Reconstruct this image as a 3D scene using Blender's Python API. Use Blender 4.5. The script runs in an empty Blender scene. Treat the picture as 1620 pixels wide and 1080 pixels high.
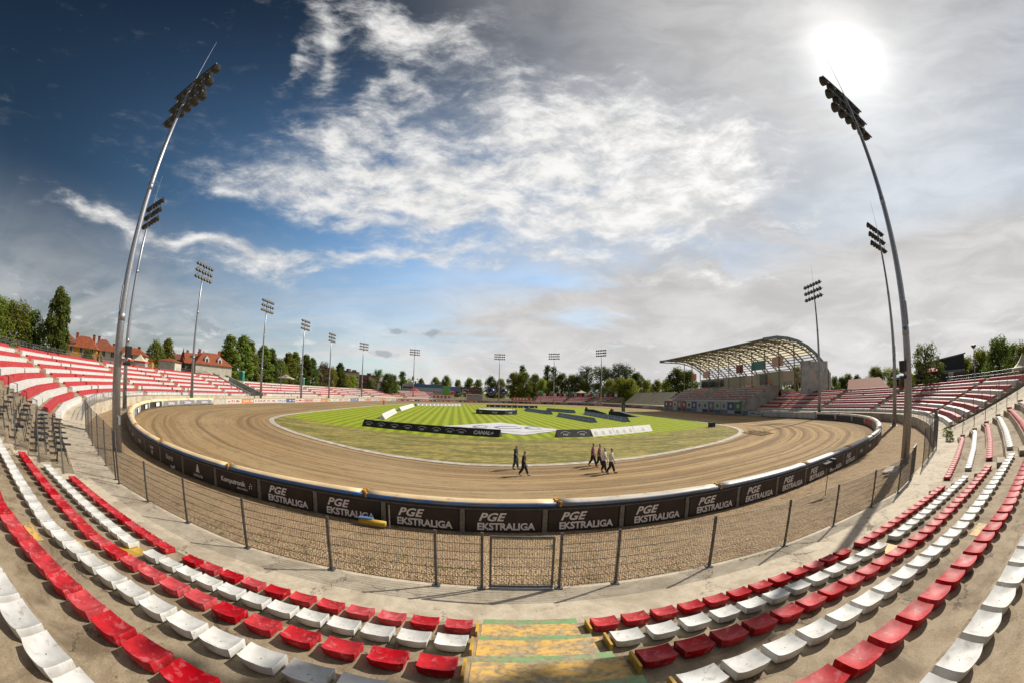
import bpy, math, random
from mathutils import Vector, Matrix
import numpy as np
R = math.radians
sin, cos, pi = math.sin, math.cos, math.pi
random.seed(7)
scene = bpy.context.scene
col = scene.collection

# ------------------------------------------------------------------ camera
PITCH, ROLL, CAMZ = R(7.0), 0.023, 5.5
cam_data = bpy.data.cameras.new("camera")
cam = bpy.data.objects.new("camera", cam_data); col.objects.link(cam)
cam_data.type = 'PANO'
try:
    cam_data.panorama_type = 'FISHEYE_EQUISOLID'; cd = cam_data
    cam_data.fisheye_lens = 14.844; cam_data.fisheye_fov = R(220)
except AttributeError:
    cd = cam_data.cycles
    cd.panorama_type = 'FISHEYE_EQUISOLID'; cd.fisheye_lens = 14.844; cd.fisheye_fov = R(220)
cam_data.sensor_width = 36; cam_data.sensor_height = 24; cam_data.sensor_fit = 'HORIZONTAL'
cam_data.clip_start = 0.05; cam_data.clip_end = 6000
cam.matrix_world = Matrix.Translation((0, 0, CAMZ)) @ Matrix.Rotation(pi/2 + PITCH, 4, 'X') @ Matrix.Rotation(ROLL, 4, 'Z')
scene.camera = cam
scene.render.engine = 'CYCLES'
scene.view_settings.view_transform = 'Standard'; scene.view_settings.look = 'None'
scene.view_settings.gamma = 1.0; scene.view_settings.exposure = 0.22
scene.cycles.max_bounces = 5; scene.cycles.diffuse_bounces = 2; scene.cycles.glossy_bounces = 2
scene.cycles.transparent_max_bounces = 6

# ------------------------------------------------------------------ sun and sky
SUN_AZ, SUN_EL = R(60.5), R(40.0)
SD = Vector((sin(SUN_AZ)*cos(SUN_EL), cos(SUN_AZ)*cos(SUN_EL), sin(SUN_EL)))
sl = bpy.data.lights.new("sun", 'SUN'); sl.energy = 4.7; sl.angle = R(0.5); sl.color = (1.0, .93, .82)
sun = bpy.data.objects.new("sun", sl); col.objects.link(sun)
sun.rotation_euler = SD.to_track_quat('Z', 'Y').to_euler(); sun.location = (60, 40, 80)

world = bpy.data.worlds.new("World"); scene.world = world; world.use_nodes = True
WN, WL = world.node_tree.nodes, world.node_tree.links
WN.clear()
class G:
    """tiny node-graph helper"""
    def __init__(s, nt): s.n, s.l = nt.nodes, nt.links
    def new(s, t, **k):
        x = s.n.new(t)
        for a, b in k.items(): setattr(x, a, b)
        return x
    def put(s, sock, v):
        if isinstance(v, bpy.types.NodeSocket): s.l.new(v, sock)
        elif v is not None:
            try: sock.default_value = v
            except Exception: sock.default_value = (*v, 1) if len(v) == 3 else v
    def m(s, op, a, b=None, c=None, clamp=False):
        x = s.new('ShaderNodeMath', operation=op, use_clamp=clamp)
        s.put(x.inputs[0], a); s.put(x.inputs[1], b); s.put(x.inputs[2], c)
        return x.outputs[0]
    def vm(s, op, a, b=None, scale=None):
        x = s.new('ShaderNodeVectorMath', operation=op); s.put(x.inputs[0], a); s.put(x.inputs[1], b)
        if scale is not None: s.put(x.inputs['Scale'], scale)
        return x.outputs['Value'] if op in ('DOT_PRODUCT', 'LENGTH') else x.outputs[0]
    def mix(s, f, a, b, mode='MIX'):
        x = s.new('ShaderNodeMix', data_type='RGBA', blend_type=mode)
        s.put(x.inputs[0], f); s.put(x.inputs[6], a); s.put(x.inputs[7], b)
        return x.outputs[2]
    def noise(s, vec, scale, detail=4, rough=.55, dist=0, lac=2.0):
        x = s.new('ShaderNodeTexNoise'); s.put(x.inputs['Vector'], vec)
        for k, v in (('Scale', scale), ('Detail', detail), ('Roughness', rough), ('Distortion', dist), ('Lacunarity', lac)):
            s.put(x.inputs[k], v)
        return x.outputs['Fac']
    def ramp(s, f, lo, hi, a=0., b=1., smooth=True):
        x = s.new('ShaderNodeMapRange'); x.interpolation_type = 'SMOOTHSTEP' if smooth else 'LINEAR'
        s.put(x.inputs[0], f)
        for i, v in enumerate((lo, hi, a, b)): s.put(x.inputs[i+1], v)
        return x.outputs[0]
    def map(s, vec, loc=(0, 0, 0), rot=(0, 0, 0), scale=(1, 1, 1), typ='POINT'):
        x = s.new('ShaderNodeMapping', vector_type=typ); s.put(x.inputs[0], vec)
        x.inputs['Location'].default_value = loc; x.inputs['Rotation'].default_value = rot; x.inputs['Scale'].default_value = scale
        return x.outputs[0]
    def xyz(s, x, y, z=0.):
        n = s.new('ShaderNodeCombineXYZ'); s.put(n.inputs[0], x); s.put(n.inputs[1], y); s.put(n.inputs[2], z); return n.outputs[0]
    def sep(s, v):
        n = s.new('ShaderNodeSeparateXYZ'); s.put(n.inputs[0], v); return n.outputs

def build_sky():
    g = G(world.node_tree)
    d = g.vm('NORMALIZE', g.new('ShaderNodeTexCoord').outputs['Generated'])
    x, y, z = g.sep(d)
    sunc = g.vm('DOT_PRODUCT', d, tuple(SD))
    sky = g.new('ShaderNodeTexSky', sky_type='NISHITA', sun_disc=False, sun_elevation=SUN_EL, sun_rotation=SUN_AZ)
    sky.air_density = 1.0; sky.dust_density = .6; sky.ozone_density = 2.5
    base = g.vm('SCALE', sky.outputs[0], scale=.07)
    # q: equal-area chart of the sky around due north, so clouds can be laid out by direction
    k = g.m('DIVIDE', 13.36, g.m('SQRT', g.m('MULTIPLY', 2, g.m('ADD', 1.02, y))))
    q = g.xyz(g.m('MULTIPLY', x, k), g.m('MULTIPLY', z, k))
    warp = g.new('ShaderNodeTexNoise'); g.put(warp.inputs['Vector'], q); warp.inputs['Scale'].default_value = .9; warp.inputs['Detail'].default_value = 3
    warp.inputs['Roughness'].default_value = .45
    wv = g.vm('SCALE', g.vm('SUBTRACT', warp.outputs['Color'], (.5, .5, .5)), scale=1.0)
    qw = g.vm('ADD', q, wv)
    B = [(-1.861, 5.605, 1.35, 0.34, -1.3, 1.0), (-0.951, 5.409, 0.45, 0.24, -31.3, 0.8), (-2.242, 4.784, 0.6, 1.1, -13.3, 0.5), (-3.129, 5.17, 0.2, 0.75, 3.7, 0.65), (-3.605, 4.989, 0.16, 0.45, -36.3, 0.65), (-1.823, 4.512, 0.45, 0.7, 8.7, 0.5), (-1.794, 3.629, 1.9, 0.5, -6.3, 0.6), (-2.604, 3.537, 1.2, 0.3, -16.3, 0.5), (0.529, 4.291, 1.9, 0.7, -6.3, 0.75), (2.063, 3.855, 2.0, 1.0, -13.3, 1.0), (3.182, 3.887, 1.1, 0.7, -6.3, 0.8), (0.448, 3.306, 3.4, 0.7, -5.3, 1.0), (-1.161, 2.867, 3.3, 0.45, -5.3, 0.9), (-2.985, 2.871, 1.6, 0.28, -11.3, 0.7), (-6.823, 2.338, 1.1, 0.14, -19.3, 0.9), (-5.183, 2.114, 2.0, 0.16, -4.3, 1.0), (-5.94, 2.948, 0.6, 0.4, -41.3, 0.3), (1.874, 2.871, 3.0, 0.6, -1.3, 0.7), (-1.644, 2.103, 2.6, 0.24, 1.7, 0.9), (2.896, 1.819, 1.4, 0.22, -7.3, 0.8), (0.775, 2.173, 0.7, 0.12, 3.7, 0.5), (-4.411, 2.959, 0.6, 0.22, 13.7, 0.5), (-3.849, 1.719, 2.4, 0.24, -1.3, 0.45), (-0.134, 1.401, 0.22, 0.1, -11.3, 1.0)]
    def blobs(L, vec, grow):
        acc = None
        for cx, cy, rx, ry, rot, w in L:
            mp = g.map(vec, (cx, cy, 0), (0, 0, R(rot)), (rx*grow, ry*grow, 1), 'TEXTURE')
            gr = g.new('ShaderNodeTexGradient', gradient_type='QUADRATIC_SPHERE'); g.put(gr.inputs[0], mp)
            acc = g.m('MULTIPLY_ADD', gr.outputs['Fac'], w*1.25, acc if acc is not None else 0.)
        return acc
    cov = g.m('MINIMUM', blobs(B, qw, 1.75), 1.15)
    # streaky, combed detail
    qt = g.vm('ADD', q, g.vm('SCALE', wv, scale=.42))
    qs = g.map(qt, (0, 0, 0), (0, 0, R(14)), (.8, 2.3, 1))
    f1 = g.noise(qs, 1.0, 10, .66, .0)
    f2 = g.noise(g.map(qt, (3, 1, 0), (0, 0, R(-38)), (.9, 1.9, 1)), 1.8, 10, .66, .0)
    f = g.m('ADD', g.m('MULTIPLY', f1, .5), g.m('MULTIPLY', f2, .5))
    soft = g.m('MINIMUM', blobs(B, qw, 2.4), 1.2)
    dens = g.ramp(g.m('ADD', g.m('MULTIPLY', cov, .72), g.m('MULTIPLY', g.m('SUBTRACT', f, .5), 3.0)), .10, 1.05, 0., .95)
    dens = g.m('MULTIPLY', dens, g.ramp(cov, .0, .30))
    haze = g.m('MULTIPLY', g.ramp(g.m('ADD', g.m('MULTIPLY', soft, .5), g.m('MULTIPLY', g.m('SUBTRACT', f, .5), 2.2)), .1, .9), .5)
    # thin high veil: thick towards the sun side and the horizon, absent in the upper left
    veil = g.m('ADD', g.ramp(g.sep(q)[0], -3.2, 3.4, 0., .90), g.m('MULTIPLY', g.ramp(z, .38, .04, 0., .92), g.ramp(g.sep(q)[0], -9., -1., .62, 1.)))
    vn = g.noise(g.map(g.xyz(g.m('DIVIDE', x, g.m('ADD', z, .16)), g.m('DIVIDE', y, g.m('ADD', z, .16))), (0, 0, 0), (0, 0, R(25)), (.55, 1.3, 1)), 1.1, 7, .6, .8)
    veil = g.m('MULTIPLY', veil, g.m('MAXIMUM', g.ramp(vn, .30, .66, .55, 1.08), g.ramp(sunc, .45, .95, .0, .95)), clamp=True)
    # deepen the blue away from the sun and overhead
    deep = g.m('MULTIPLY', g.ramp(sunc, -.40, .65, .20, 1.5), g.ramp(z, .10, .82, 2.1, .20))
    base = g.vm('MULTIPLY', g.vm('SCALE', base, scale=deep), (.66, .88, .95))
    lum = g.m('ADD', g.ramp(sunc, -.1, .95, .44, .46), g.ramp(z, .45, 0, 0., .16))
    lum = g.m('MULTIPLY', lum, g.ramp(g.noise(qs, .9, 8, .6, .4), .3, .7, .84, 1.12))
    lum = g.m('MULTIPLY', lum, g.ramp(z, .5, .9, 1., 1.0))
    vcol = g.vm('MULTIPLY', g.xyz(lum, lum, lum), (1.0, .985, .98))
    c = g.mix(veil, base, vcol)
    c = g.mix(haze, c, (.44, .455, .475, 1))
    white = g.m('ADD', g.ramp(f2, .35, .65, .58, .80), g.ramp(sunc, .3, 1, 0, .06))
    c = g.mix(dens, c, g.vm('MULTIPLY', g.xyz(white, white, white), (1, .985, .96)))
    # small low cumulus with grey bases
    D = [(-5.785, 0.663, 0.28, 0.07, -1.3, 1.0), (-4.867, 0.812, 0.24, 0.09, -1.3, 1.0), (-4.712, 0.727, 0.26, 0.07, -1.3, 1.0), (-1.808, 0.911, 0.18, 0.07, -1.3, 1.0), (-1.245, 0.886, 0.2, 0.07, -1.3, 1.0), (-1.996, 0.542, 0.3, 0.08, -1.3, 1.0)]
    qd = g.vm('ADD', q, g.vm('SCALE', wv, scale=.22))
    fd = g.m('MULTIPLY_ADD', g.noise(g.map(q, scale=(1, 2, 1)), 5, 6, .65), 1.8, -.4)
    dk = g.ramp(g.m('ADD', blobs(D, qd, 1.7), g.m('SUBTRACT', fd, .5)), .25, .75)
    c = g.mix(g.m('MULTIPLY', dk, .6), c, (.25, .29, .33, 1))
    pf = g.noise(g.map(q, (0, 0, 0), (0, 0, 0), (1, 2.6, 1)), 2.6, 7, .58, .2)
    puff = g.m('MULTIPLY', g.ramp(pf, .55, .72), g.m('MULTIPLY', g.ramp(z, .015, .06), g.ramp(z, .17, .10)))
    c = g.mix(g.m('MULTIPLY', puff, .55), c, (.74, .74, .72, 1))
    # sun behind thin cloud
    dist = g.m('ARCCOSINE', g.m('MINIMUM', sunc, .99999))
    glow = g.m('ADD', g.m('MULTIPLY', g.m('POWER', 2.718, g.m('MULTIPLY', g.m('MULTIPLY', dist, dist), -110)), .5),
               g.m('MULTIPLY', g.m('POWER', 2.718, g.m('MULTIPLY', dist, -4.2)), .32))
    c = g.vm('ADD', c, g.vm('MULTIPLY', g.xyz(glow, glow, glow), (1, .97, .93)))
    # below the horizon: dull ground bounce
    c = g.mix(g.ramp(z, -.02, -.06), c, (.16, .14, .11, 1))
    bg = g.new('ShaderNodeBackground'); g.put(bg.inputs[0], c); bg.inputs[1].default_value = 1.0
    out = g.new('ShaderNodeOutputWorld'); g.l.new(bg.outputs[0], out.inputs[0])
build_sky()
world.cycles.sampling_method = 'MANUAL'; world.cycles.sample_map_resolution = 512

# ------------------------------------------------------------------ materials
MATS = {}
def mat(name, rgb, rough=.7, metal=0., rgb2=None, scale=3., detail=4, bump=0., lo=.35, hi=.65, stretch=(1, 1, 1), coord='Object', emit=0., spec=.5, rgb3=None, vary=0., scale3=.3, lo3=.5, hi3=.7, bscale=None):
    if name in MATS: return MATS[name]
    m = bpy.data.materials.new(name); m.use_nodes = True; MATS[name] = m
    g = G(m.node_tree); b = m.node_tree.nodes['Principled BSDF']
    b.inputs['Roughness'].default_value = rough; b.inputs['Metallic'].default_value = metal
    b.inputs['Specular IOR Level'].default_value = spec
    b.inputs['Base Color'].default_value = (*rgb, 1)
    tc = g.new('ShaderNodeTexCoord').outputs[coord] if coord != 'World' else g.new('ShaderNodeNewGeometry').outputs['Position']
    v = g.map(tc, scale=stretch)
    if rgb2 is None: rgb2 = tuple(c*.86 for c in rgb)
    f = g.noise(v, scale, detail, .6)
    c = g.mix(g.ramp(f, lo, hi), (*rgb, 1), (*rgb2, 1))
    if rgb3: c = g.mix(g.ramp(g.noise(v, scale3, 5, .6, .5), lo3, hi3), c, (*rgb3, 1))
    if vary:
        hs = g.new('ShaderNodeHueSaturation'); g.put(hs.inputs['Color'], c); rn = g.new('ShaderNodeObjectInfo').outputs['Random']
        g.put(hs.inputs['Value'], g.ramp(rn, 0, 1, 1-vary, 1+vary, False)); g.put(hs.inputs['Saturation'], g.ramp(rn, 0, 1, 1.05, .88, False)); c = hs.outputs[0]
    g.put(b.inputs['Base Color'], c)
    if emit: g.put(b.inputs['Emission Color'], (*rgb, 1)); b.inputs['Emission Strength'].default_value = emit
    if bump:
        bp = g.new('ShaderNodeBump'); bp.inputs['Strength'].default_value = bump; bp.inputs['Distance'].default_value = .05
        g.put(bp.inputs['Height'], f if bscale is None else g.noise(v, bscale, 4, .65)); g.put(b.inputs['Normal'], bp.outputs[0])
    return m

# ------------------------------------------------------------------ object helpers
def link(o, parent=None):
    col.objects.link(o)
    if parent is not None: o.parent = parent
    return o
def tag(o, label=None, cat=None, group=None, kind=None):
    if label: o['label'] = label
    if cat: o['category'] = cat
    if group: o['group'] = group
    if kind: o['kind'] = kind
    return o
def empty(name, loc=(0, 0, 0), rz=0., label=None, cat=None, group=None):
    o = bpy.data.objects.new(name, None); link(o); o.location = loc; o.rotation_euler = (0, 0, rz); o.empty_display_size = .3
    return tag(o, label, cat, group)
class MB:
    def __init__(s): s.v, s.f, s.m, s.uv = [], [], [], {}
    def face(s, pts, mi=0, uv=None):
        i = len(s.v); s.v += [tuple(p) for p in pts]; s.f.append(tuple(range(i, i+len(pts)))); s.m.append(mi)
        if uv: s.uv[len(s.f)-1] = uv
        return s
    def raw(s, vs, fs, mi=0):
        i = len(s.v); s.v += [tuple(p) for p in vs]; s.f += [tuple(a+i for a in f) for f in fs]; s.m += [mi]*len(fs); return s
    def box(s, c, d, mi=0, rz=0., rx=0.):
        M = Matrix.Translation(c) @ Matrix.Rotation(rz, 4, 'Z') @ Matrix.Rotation(rx, 4, 'X')
        x, y, z = d[0]/2, d[1]/2, d[2]/2
        vs = [M @ Vector(p) for p in ((-x, -y, -z), (x, -y, -z), (x, y, -z), (-x, y, -z), (-x, -y, z), (x, -y, z), (x, y, z), (-x, y, z))]
        return s.raw(vs, [(3, 2, 1, 0), (4, 5, 6, 7), (0, 1, 5, 4), (1, 2, 6, 5), (2, 3, 7, 6), (3, 0, 4, 7)], mi)
    def tube(s, pts, r, n=6, mi=0, caps=True):
        pts = [Vector(p) for p in pts]; rs = r if isinstance(r, (list, tuple)) else [r]*len(pts)
        rings = []
        for k, p in enumerate(pts):
            t = (pts[min(k+1, len(pts)-1)] - pts[max(k-1, 0)]).normalized()
            a = Vector((0, 0, 1)) if abs(t.z) < .9 else Vector((1, 0, 0))
            u = t.cross(a).normalized(); w = t.cross(u)
            rings.append([p + (u*cos(2*pi*j/n) + w*sin(2*pi*j/n))*rs[k] for j in range(n)])
        vs = [q for rg in rings for q in rg]; fs = []
        for k in range(len(pts)-1):
            for j in range(n):
                a, b = k*n+j, k*n+(j+1) % n; fs.append((a, a+n, b+n, b))
        if caps: fs += [tuple(range(n)), tuple(range(len(vs)-1, len(vs)-1-n, -1))]
        return s.raw(vs, fs, mi)
    def bar(s, a, b, w, mi=0): return s.tube([a, b], w, 4, mi)
    def prism(s, outline, y0, y1, mi=0):
        """outline in x,z extruded along y"""
        n = len(outline); vs = [(x, y0, z) for x, z in outline] + [(x, y1, z) for x, z in outline]
        return s.raw(vs, [tuple(range(n)), tuple(range(2*n-1, n-1, -1))] + [(i, i+n, (i+1) % n+n, (i+1) % n) for i in range(n)], mi)
    def lathe(s, prof, n=16, c=(0, 0, 0), mi=0):
        vs = [(c[0]+r*cos(2*pi*j/n), c[1]+r*sin(2*pi*j/n), c[2]+z) for r, z in prof for j in range(n)]
        fs = [(k*n+j, k*n+(j+1) % n, (k+1)*n+(j+1) % n, (k+1)*n+j) for k in range(len(prof)-1) for j in range(n)]
        return s.raw(vs, fs, mi)
    def build(s, name, mats, parent=None, smooth=False, **tg):
        me = bpy.data.meshes.new(name); me.from_pydata(s.v, [], s.f)
        for m in (mats if isinstance(mats, (list, tuple)) else [mats]): me.materials.append(m)
        me.polygons.foreach_set('material_index', s.m)
        if smooth: me.polygons.foreach_set('use_smooth', [True]*len(s.f))
        if s.uv:
            ul = me.uv_layers.new(name='UVMap')
            for fi, uv in s.uv.items():
                for li, c in zip(me.polygons[fi].loop_indices, uv): ul.data[li].uv = c
        me.update()
        o = bpy.data.objects.new(name, me); link(o, parent)
        return tag(o, **tg) if tg else o
def copy_tree(o, loc=None, rz=None, label=None, group=None, scale=None):
    c = o.copy(); col.objects.link(c)
    for ch in o.children:
        d = ch.copy(); col.objects.link(d); d.parent = c
        for g2 in ch.children:
            e = g2.copy(); col.objects.link(e); e.parent = d
    if loc is not None: c.location = loc
    if rz is not None: c.rotation_euler = (0, 0, rz)
    if scale is not None: c.scale = scale
    if label: c['label'] = label
    if group: c['group'] = group
    return c
def text_mesh(txt, size, shear=0., offset=.0, space=1.0, extrude=.0):
    cu = bpy.data.curves.new('lettering', 'FONT'); cu.body = txt; cu.size = size; cu.shear = shear; cu.offset = offset
    cu.space_character = space; cu.extrude = extrude; cu.resolution_u = 3
    o = bpy.data.objects.new('lettering', cu); col.objects.link(o)
    dg = bpy.context.evaluated_depsgraph_get(); dg.update()
    me = bpy.data.meshes.new_from_object(o.evaluated_get(dg)); me.name = 'lettering'
    bpy.data.objects.remove(o); bpy.data.curves.remove(cu)
    return me
def mesh_pts(me, M):
    return [M @ v.co for v in me.vertices], [tuple(p.vertices) for p in me.polygons]
ORD = ['zeroth', 'first', 'second', 'third', 'fourth', 'fifth', 'sixth', 'seventh', 'eighth', 'ninth', 'tenth', 'eleventh', 'twelfth', 'thirteenth', 'fourteenth', 'fifteenth', 'sixteenth', 'seventeenth', 'eighteenth', 'nineteenth', 'twentieth']
def ordi(n):
    if n <= 20: return ORD[n]
    t = {2: 'twenty', 3: 'thirty', 4: 'forty'}[n//10]
    return t + '-' + ORD[n % 10] if n % 10 else {2: 'twentieth', 3: 'thirtieth', 4: 'fortieth'}[n//10]
def at(az, D): return Vector((sin(R(az))*D, cos(R(az))*D, 0))

# ------------------------------------------------------------------ the plan of the stadium (metres, camera above the origin)
def resample(P, n, closed=True):
    """Catmull-Rom through P, then n evenly spaced points"""
    P = [Vector(p) for p in P]; L = len(P); out = []
    for i in range(L if closed else L-1):
        if closed: a, b, c, d = P[i-1], P[i], P[(i+1) % L], P[(i+2) % L]
        else: a, b, c, d = P[max(i-1, 0)], P[i], P[i+1], P[min(i+2, L-1)]
        for k in range(16):
            t = k/16; out.append(.5*((2*b)+(c-a)*t+(2*a-5*b+4*c-d)*t*t+(3*b-a-3*c+d)*t**3))
    if not closed: out.append(P[-1])
    q = out + ([out[0]] if closed else [])
    cum = [0.]
    for i in range(len(q)-1): cum.append(cum[-1]+(q[i+1]-q[i]).length)
    tot = cum[-1]; res = []; j = 0
    for k in range(n):
        s = tot*k/(n if closed else n-1)
        while j < len(q)-2 and cum[j+1] < s: j += 1
        u = (s-cum[j])/max(cum[j+1]-cum[j], 1e-9); res.append(q[j].lerp(q[j+1], u))
    return res, tot
def offset(P, d, closed=True):
    n = len(P); out = []
    for i in range(n):
        a = (P[i]-P[i-1]).normalized(); b = (P[(i+1) % n]-P[i]).normalized()
        n1, n2 = Vector((a.y, -a.x)), Vector((b.y, -b.x)); k = 1+n1.dot(n2)
        out.append(P[i]+(n1+n2)*(d/max(k, .4)))
    return out
KERB = [(-0.7, 31.8), (4.8, 33), (10.7, 35.3), (17.1, 38.9), (24.3, 44), (31, 51), (34.4, 58), (35.8, 66), (36.6, 83), (37, 100), (37, 124), (36.3, 145), (32.5, 167), (24.5, 183), (12, 193), (-2.3, 196.5), (-17, 193.5), (-30, 184), (-38, 170), (-41.2, 150), (-42, 124), (-41, 100), (-39.3, 80), (-37.6, 65), (-35.2, 56), (-31, 49.3), (-25.2, 43.6), (-17.8, 38.3), (-11.1, 34.4), (-5.1, 32.2)]
BARR = [(0, 15.9), (4.5, 16.3), (9.2, 17.1), (14.4, 18.45), (19.5, 20.3), (27, 23.4), (35, 27.6), (42.4, 33.2), (48.3, 39), (52.2, 44.5), (55.4, 52), (56.6, 61), (56.6, 72), (56.4, 87), (56, 100), (55, 114), (54, 135), (52.5, 155), (49.5, 175), (42, 200), (30, 218), (15, 229), (0, 234), (-15, 230), (-30, 221), (-45, 205), (-56, 184), (-61, 155), (-62, 124), (-61.5, 104), (-60.5, 85), (-58.8, 70), (-56.2, 55), (-52.2, 44), (-48.4, 38.2), (-43.2, 32.3), (-36.9, 27), (-32, 23.6), (-27.6, 20.9), (-22.8, 18.7), (-17.7, 17.2), (-13.5, 16.5), (-8, 16.05), (-3, 15.8)]
BASE = [Vector(p) for p in [(-.45, 6.05), (1.35, 6.08), (8.0, 6.75), (15.6, 8.1), (22, 10.6), (28.6, 13.4), (36.5, 18.2), (44, 23.6), (51, 29.8), (57.3, 38), (60.6, 48), (61.6, 60), (60.8, 75), (60.0, 95), (59.4, 115), (58.8, 140), (58.2, 162), (55.5, 190), (49, 213), (36, 232), (20, 243), (0, 248), (-22, 244), (-44, 233), (-60, 213), (-69.5, 190), (-74, 165), (-74, 140), (-72, 115), (-69.5, 95), (-66.5, 72), (-63.5, 56), (-59.3, 44), (-52.5, 33.2), (-45, 24.8), (-37.4, 18.6), (-30.4, 14.3), (-22, 10.4), (-14.3, 7.15), (-7.1, 6.1)]]
NB = len(BASE)
TREAD, RISE, ZW, ZT1 = 1.085, .382, 1.25, 1.52
_oc = {}
def boff(d):
    d = round(d, 4)
    if d not in _oc: _oc[d] = offset(BASE, d)
    return _oc[d]
def bp(s, d=0.):
    P = boff(d); s %= NB; i = int(s); return P[i].lerp(P[(i+1) % NB], s-i)
def par(x, y):
    best = (1e9, 0)
    for i in range(NB):
        a, b = BASE[i], BASE[(i+1) % NB]; ab = b-a; t = max(0, min(1, (Vector((x, y))-a).dot(ab)/ab.length_squared))
        dd = (a+ab*t-Vector((x, y))).length
        if dd < best[0]: best = (dd, i+t)
    return best[1]
def srange(s0, s1):
    """parameter values from s0 to s1 (s1 may pass the seam) with the polygon's corners in between"""
    if s1 <= s0: s1 += NB
    out = [s0]; k = math.floor(s0)+1
    while k < s1-1e-6: out.append(k); k += 1
    return out+[s1]
# ------------------------------------------------------------------ ground materials
def m_track():
    m = bpy.data.materials.new('track_dirt'); m.use_nodes = True; g = G(m.node_tree); b = m.node_tree.nodes['Principled BSDF']
    uv = g.new('ShaderNodeUVMap').outputs[0]
    wob = g.m('MULTIPLY', g.m('SUBTRACT', g.noise(g.map(uv, scale=(.02, .06, 1)), 1., 3, .5), .5), 4.)
    u2 = g.vm('ADD', uv, g.xyz(0., wob))
    s1 = g.noise(g.map(u2, scale=(.010, 1.0, 1)), 1., 6, .62)
    s2 = g.noise(g.map(u2, scale=(.05, 4.2, 1)), 1., 8, .8)
    s3 = g.noise(g.map(uv, scale=(.05, .16, 1)), 1., 5, .6)
    f = g.m('ADD', g.m('MULTIPLY', s1, .6), g.m('MULTIPLY', s2, .4))
    c = g.mix(g.ramp(f, .36, .62), (.13, .082, .040, 1), (.46, .31, .15, 1))
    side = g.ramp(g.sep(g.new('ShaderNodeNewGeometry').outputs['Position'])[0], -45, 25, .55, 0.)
    c = g.mix(side, c, (.21, .135, .06, 1))  # backlit left and sun-glared right painted into the dirt colour, darker towards the left
    c = g.mix(g.ramp(s3, .45, .7, 0, .5), c, (.40, .30, .175, 1))
    rut = g.ramp(g.noise(g.map(u2, scale=(.008, .9, 1)), 1., 3, .5), .52, .62, 0, .75)
    c = g.mix(rut, c, (.12, .074, .036, 1))
    pos = g.new('ShaderNodeNewGeometry').outputs['Position']
    fine = g.noise(pos, 6., 5, .7)
    c = g.mix(g.ramp(fine, .35, .7, 0, .3), c, (.50, .37, .22, 1))
    clod = g.noise(g.map(uv, scale=(.5, 2.2, 1)), 1., 8, .8)
    c = g.mix(g.ramp(clod, .48, .66, 0, .55), c, (.14, .09, .045, 1))
    # dark damp stain on the right bend
    dm = g.vm('LENGTH', g.vm('MULTIPLY', g.vm('SUBTRACT', pos, (43, 60, 0)), (.20, .42, 0)))
    st = g.m('MULTIPLY', g.ramp(g.m('ADD', dm, g.m('MULTIPLY', g.noise(pos, .8, 5, .7), 1.6)), 1.0, 2.0, .8, 0.), 1.)
    c = g.mix(st, c, (.075, .05, .03, 1))
    g.put(b.inputs['Base Color'], c); b.inputs['Roughness'].default_value = .92; b.inputs['Specular IOR Level'].default_value = .15
    bpn = g.new('ShaderNodeBump'); bpn.inputs['Strength'].default_value = .8; bpn.inputs['Distance'].default_value = .09
    g.put(bpn.inputs['Height'], g.m('ADD', f, g.m('MULTIPLY', fine, .25))); g.put(b.inputs['Normal'], bpn.outputs[0])
    return m
def m_grass():
    m = bpy.data.materials.new('infield_grass'); m.use_nodes = True; g = G(m.node_tree); b = m.node_tree.nodes['Principled BSDF']
    pos = g.new('ShaderNodeNewGeometry').outputs['Position']; x, y, z = g.sep(pos)
    sx = g.m('ADD', g.m('ADD', x, g.m('MULTIPLY', y, .13)), g.m('MULTIPLY', g.noise(pos, .35, 3), .8))
    stripe = g.m('SINE', g.m('MULTIPLY', sx, 2*pi/1.75))
    n1 = g.noise(pos, 1.3, 6, .7); n2 = g.noise(g.map(pos, scale=(.14, .42, 1)), 1., 8, .72, .6); n3 = g.noise(pos, 14, 3, .7)
    lush = g.mix(g.ramp(stripe, -.9, .9), (.175, .235, .004, 1), (.34, .39, .012, 1))
    lush = g.mix(g.ramp(n1, .4, .75, 0, .5), lush, (.17, .22, .012, 1))
    lush = g.mix(g.ramp(n2, .48, .70, 0, .75), lush, (.30, .29, .05, 1))
    lush = g.mix(g.ramp(n3, .45, .75, 0, .4), lush, (.10, .14, .01, 1))
    dry = g.mix(g.ramp(g.m('ADD', g.m('MULTIPLY', n2, .6), g.m('MULTIPLY', n1, .4)), .42, .57), (.36, .29, .075, 1), (.075, .09, .012, 1))
    dry = g.mix(g.ramp(n1, .35, .65, 0, .5), dry, (.15, .13, .035, 1))
    dry = g.mix(g.ramp(n3, .35, .7, 0, .35), dry, (.42, .34, .15, 1))
    # worn near end: dry south of a line that bends northward at both sides
    ax = g.m('ADD', x, 3.); edge = g.m('ADD', g.m('MULTIPLY', g.m('MULTIPLY', ax, ax), .011), 50.2)
    edge = g.m('ADD', edge, g.m('MULTIPLY', g.m('SUBTRACT', n2, .5), 7.))
    fac = g.ramp(g.m('SUBTRACT', y, edge), -1.8, 1.8)
    c = g.mix(fac, dry, lush)
    g.put(b.inputs['Base Color'], c); b.inputs['Roughness'].default_value = .9; b.inputs['Specular IOR Level'].default_value = .2
    bpn = g.new('ShaderNodeBump'); bpn.inputs['Strength'].default_value = .7; bpn.inputs['Distance'].default_value = .08
    g.put(bpn.inputs['Height'], g.m('ADD', n3, n1)); g.put(b.inputs['Normal'], bpn.outputs[0])
    return m
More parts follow.
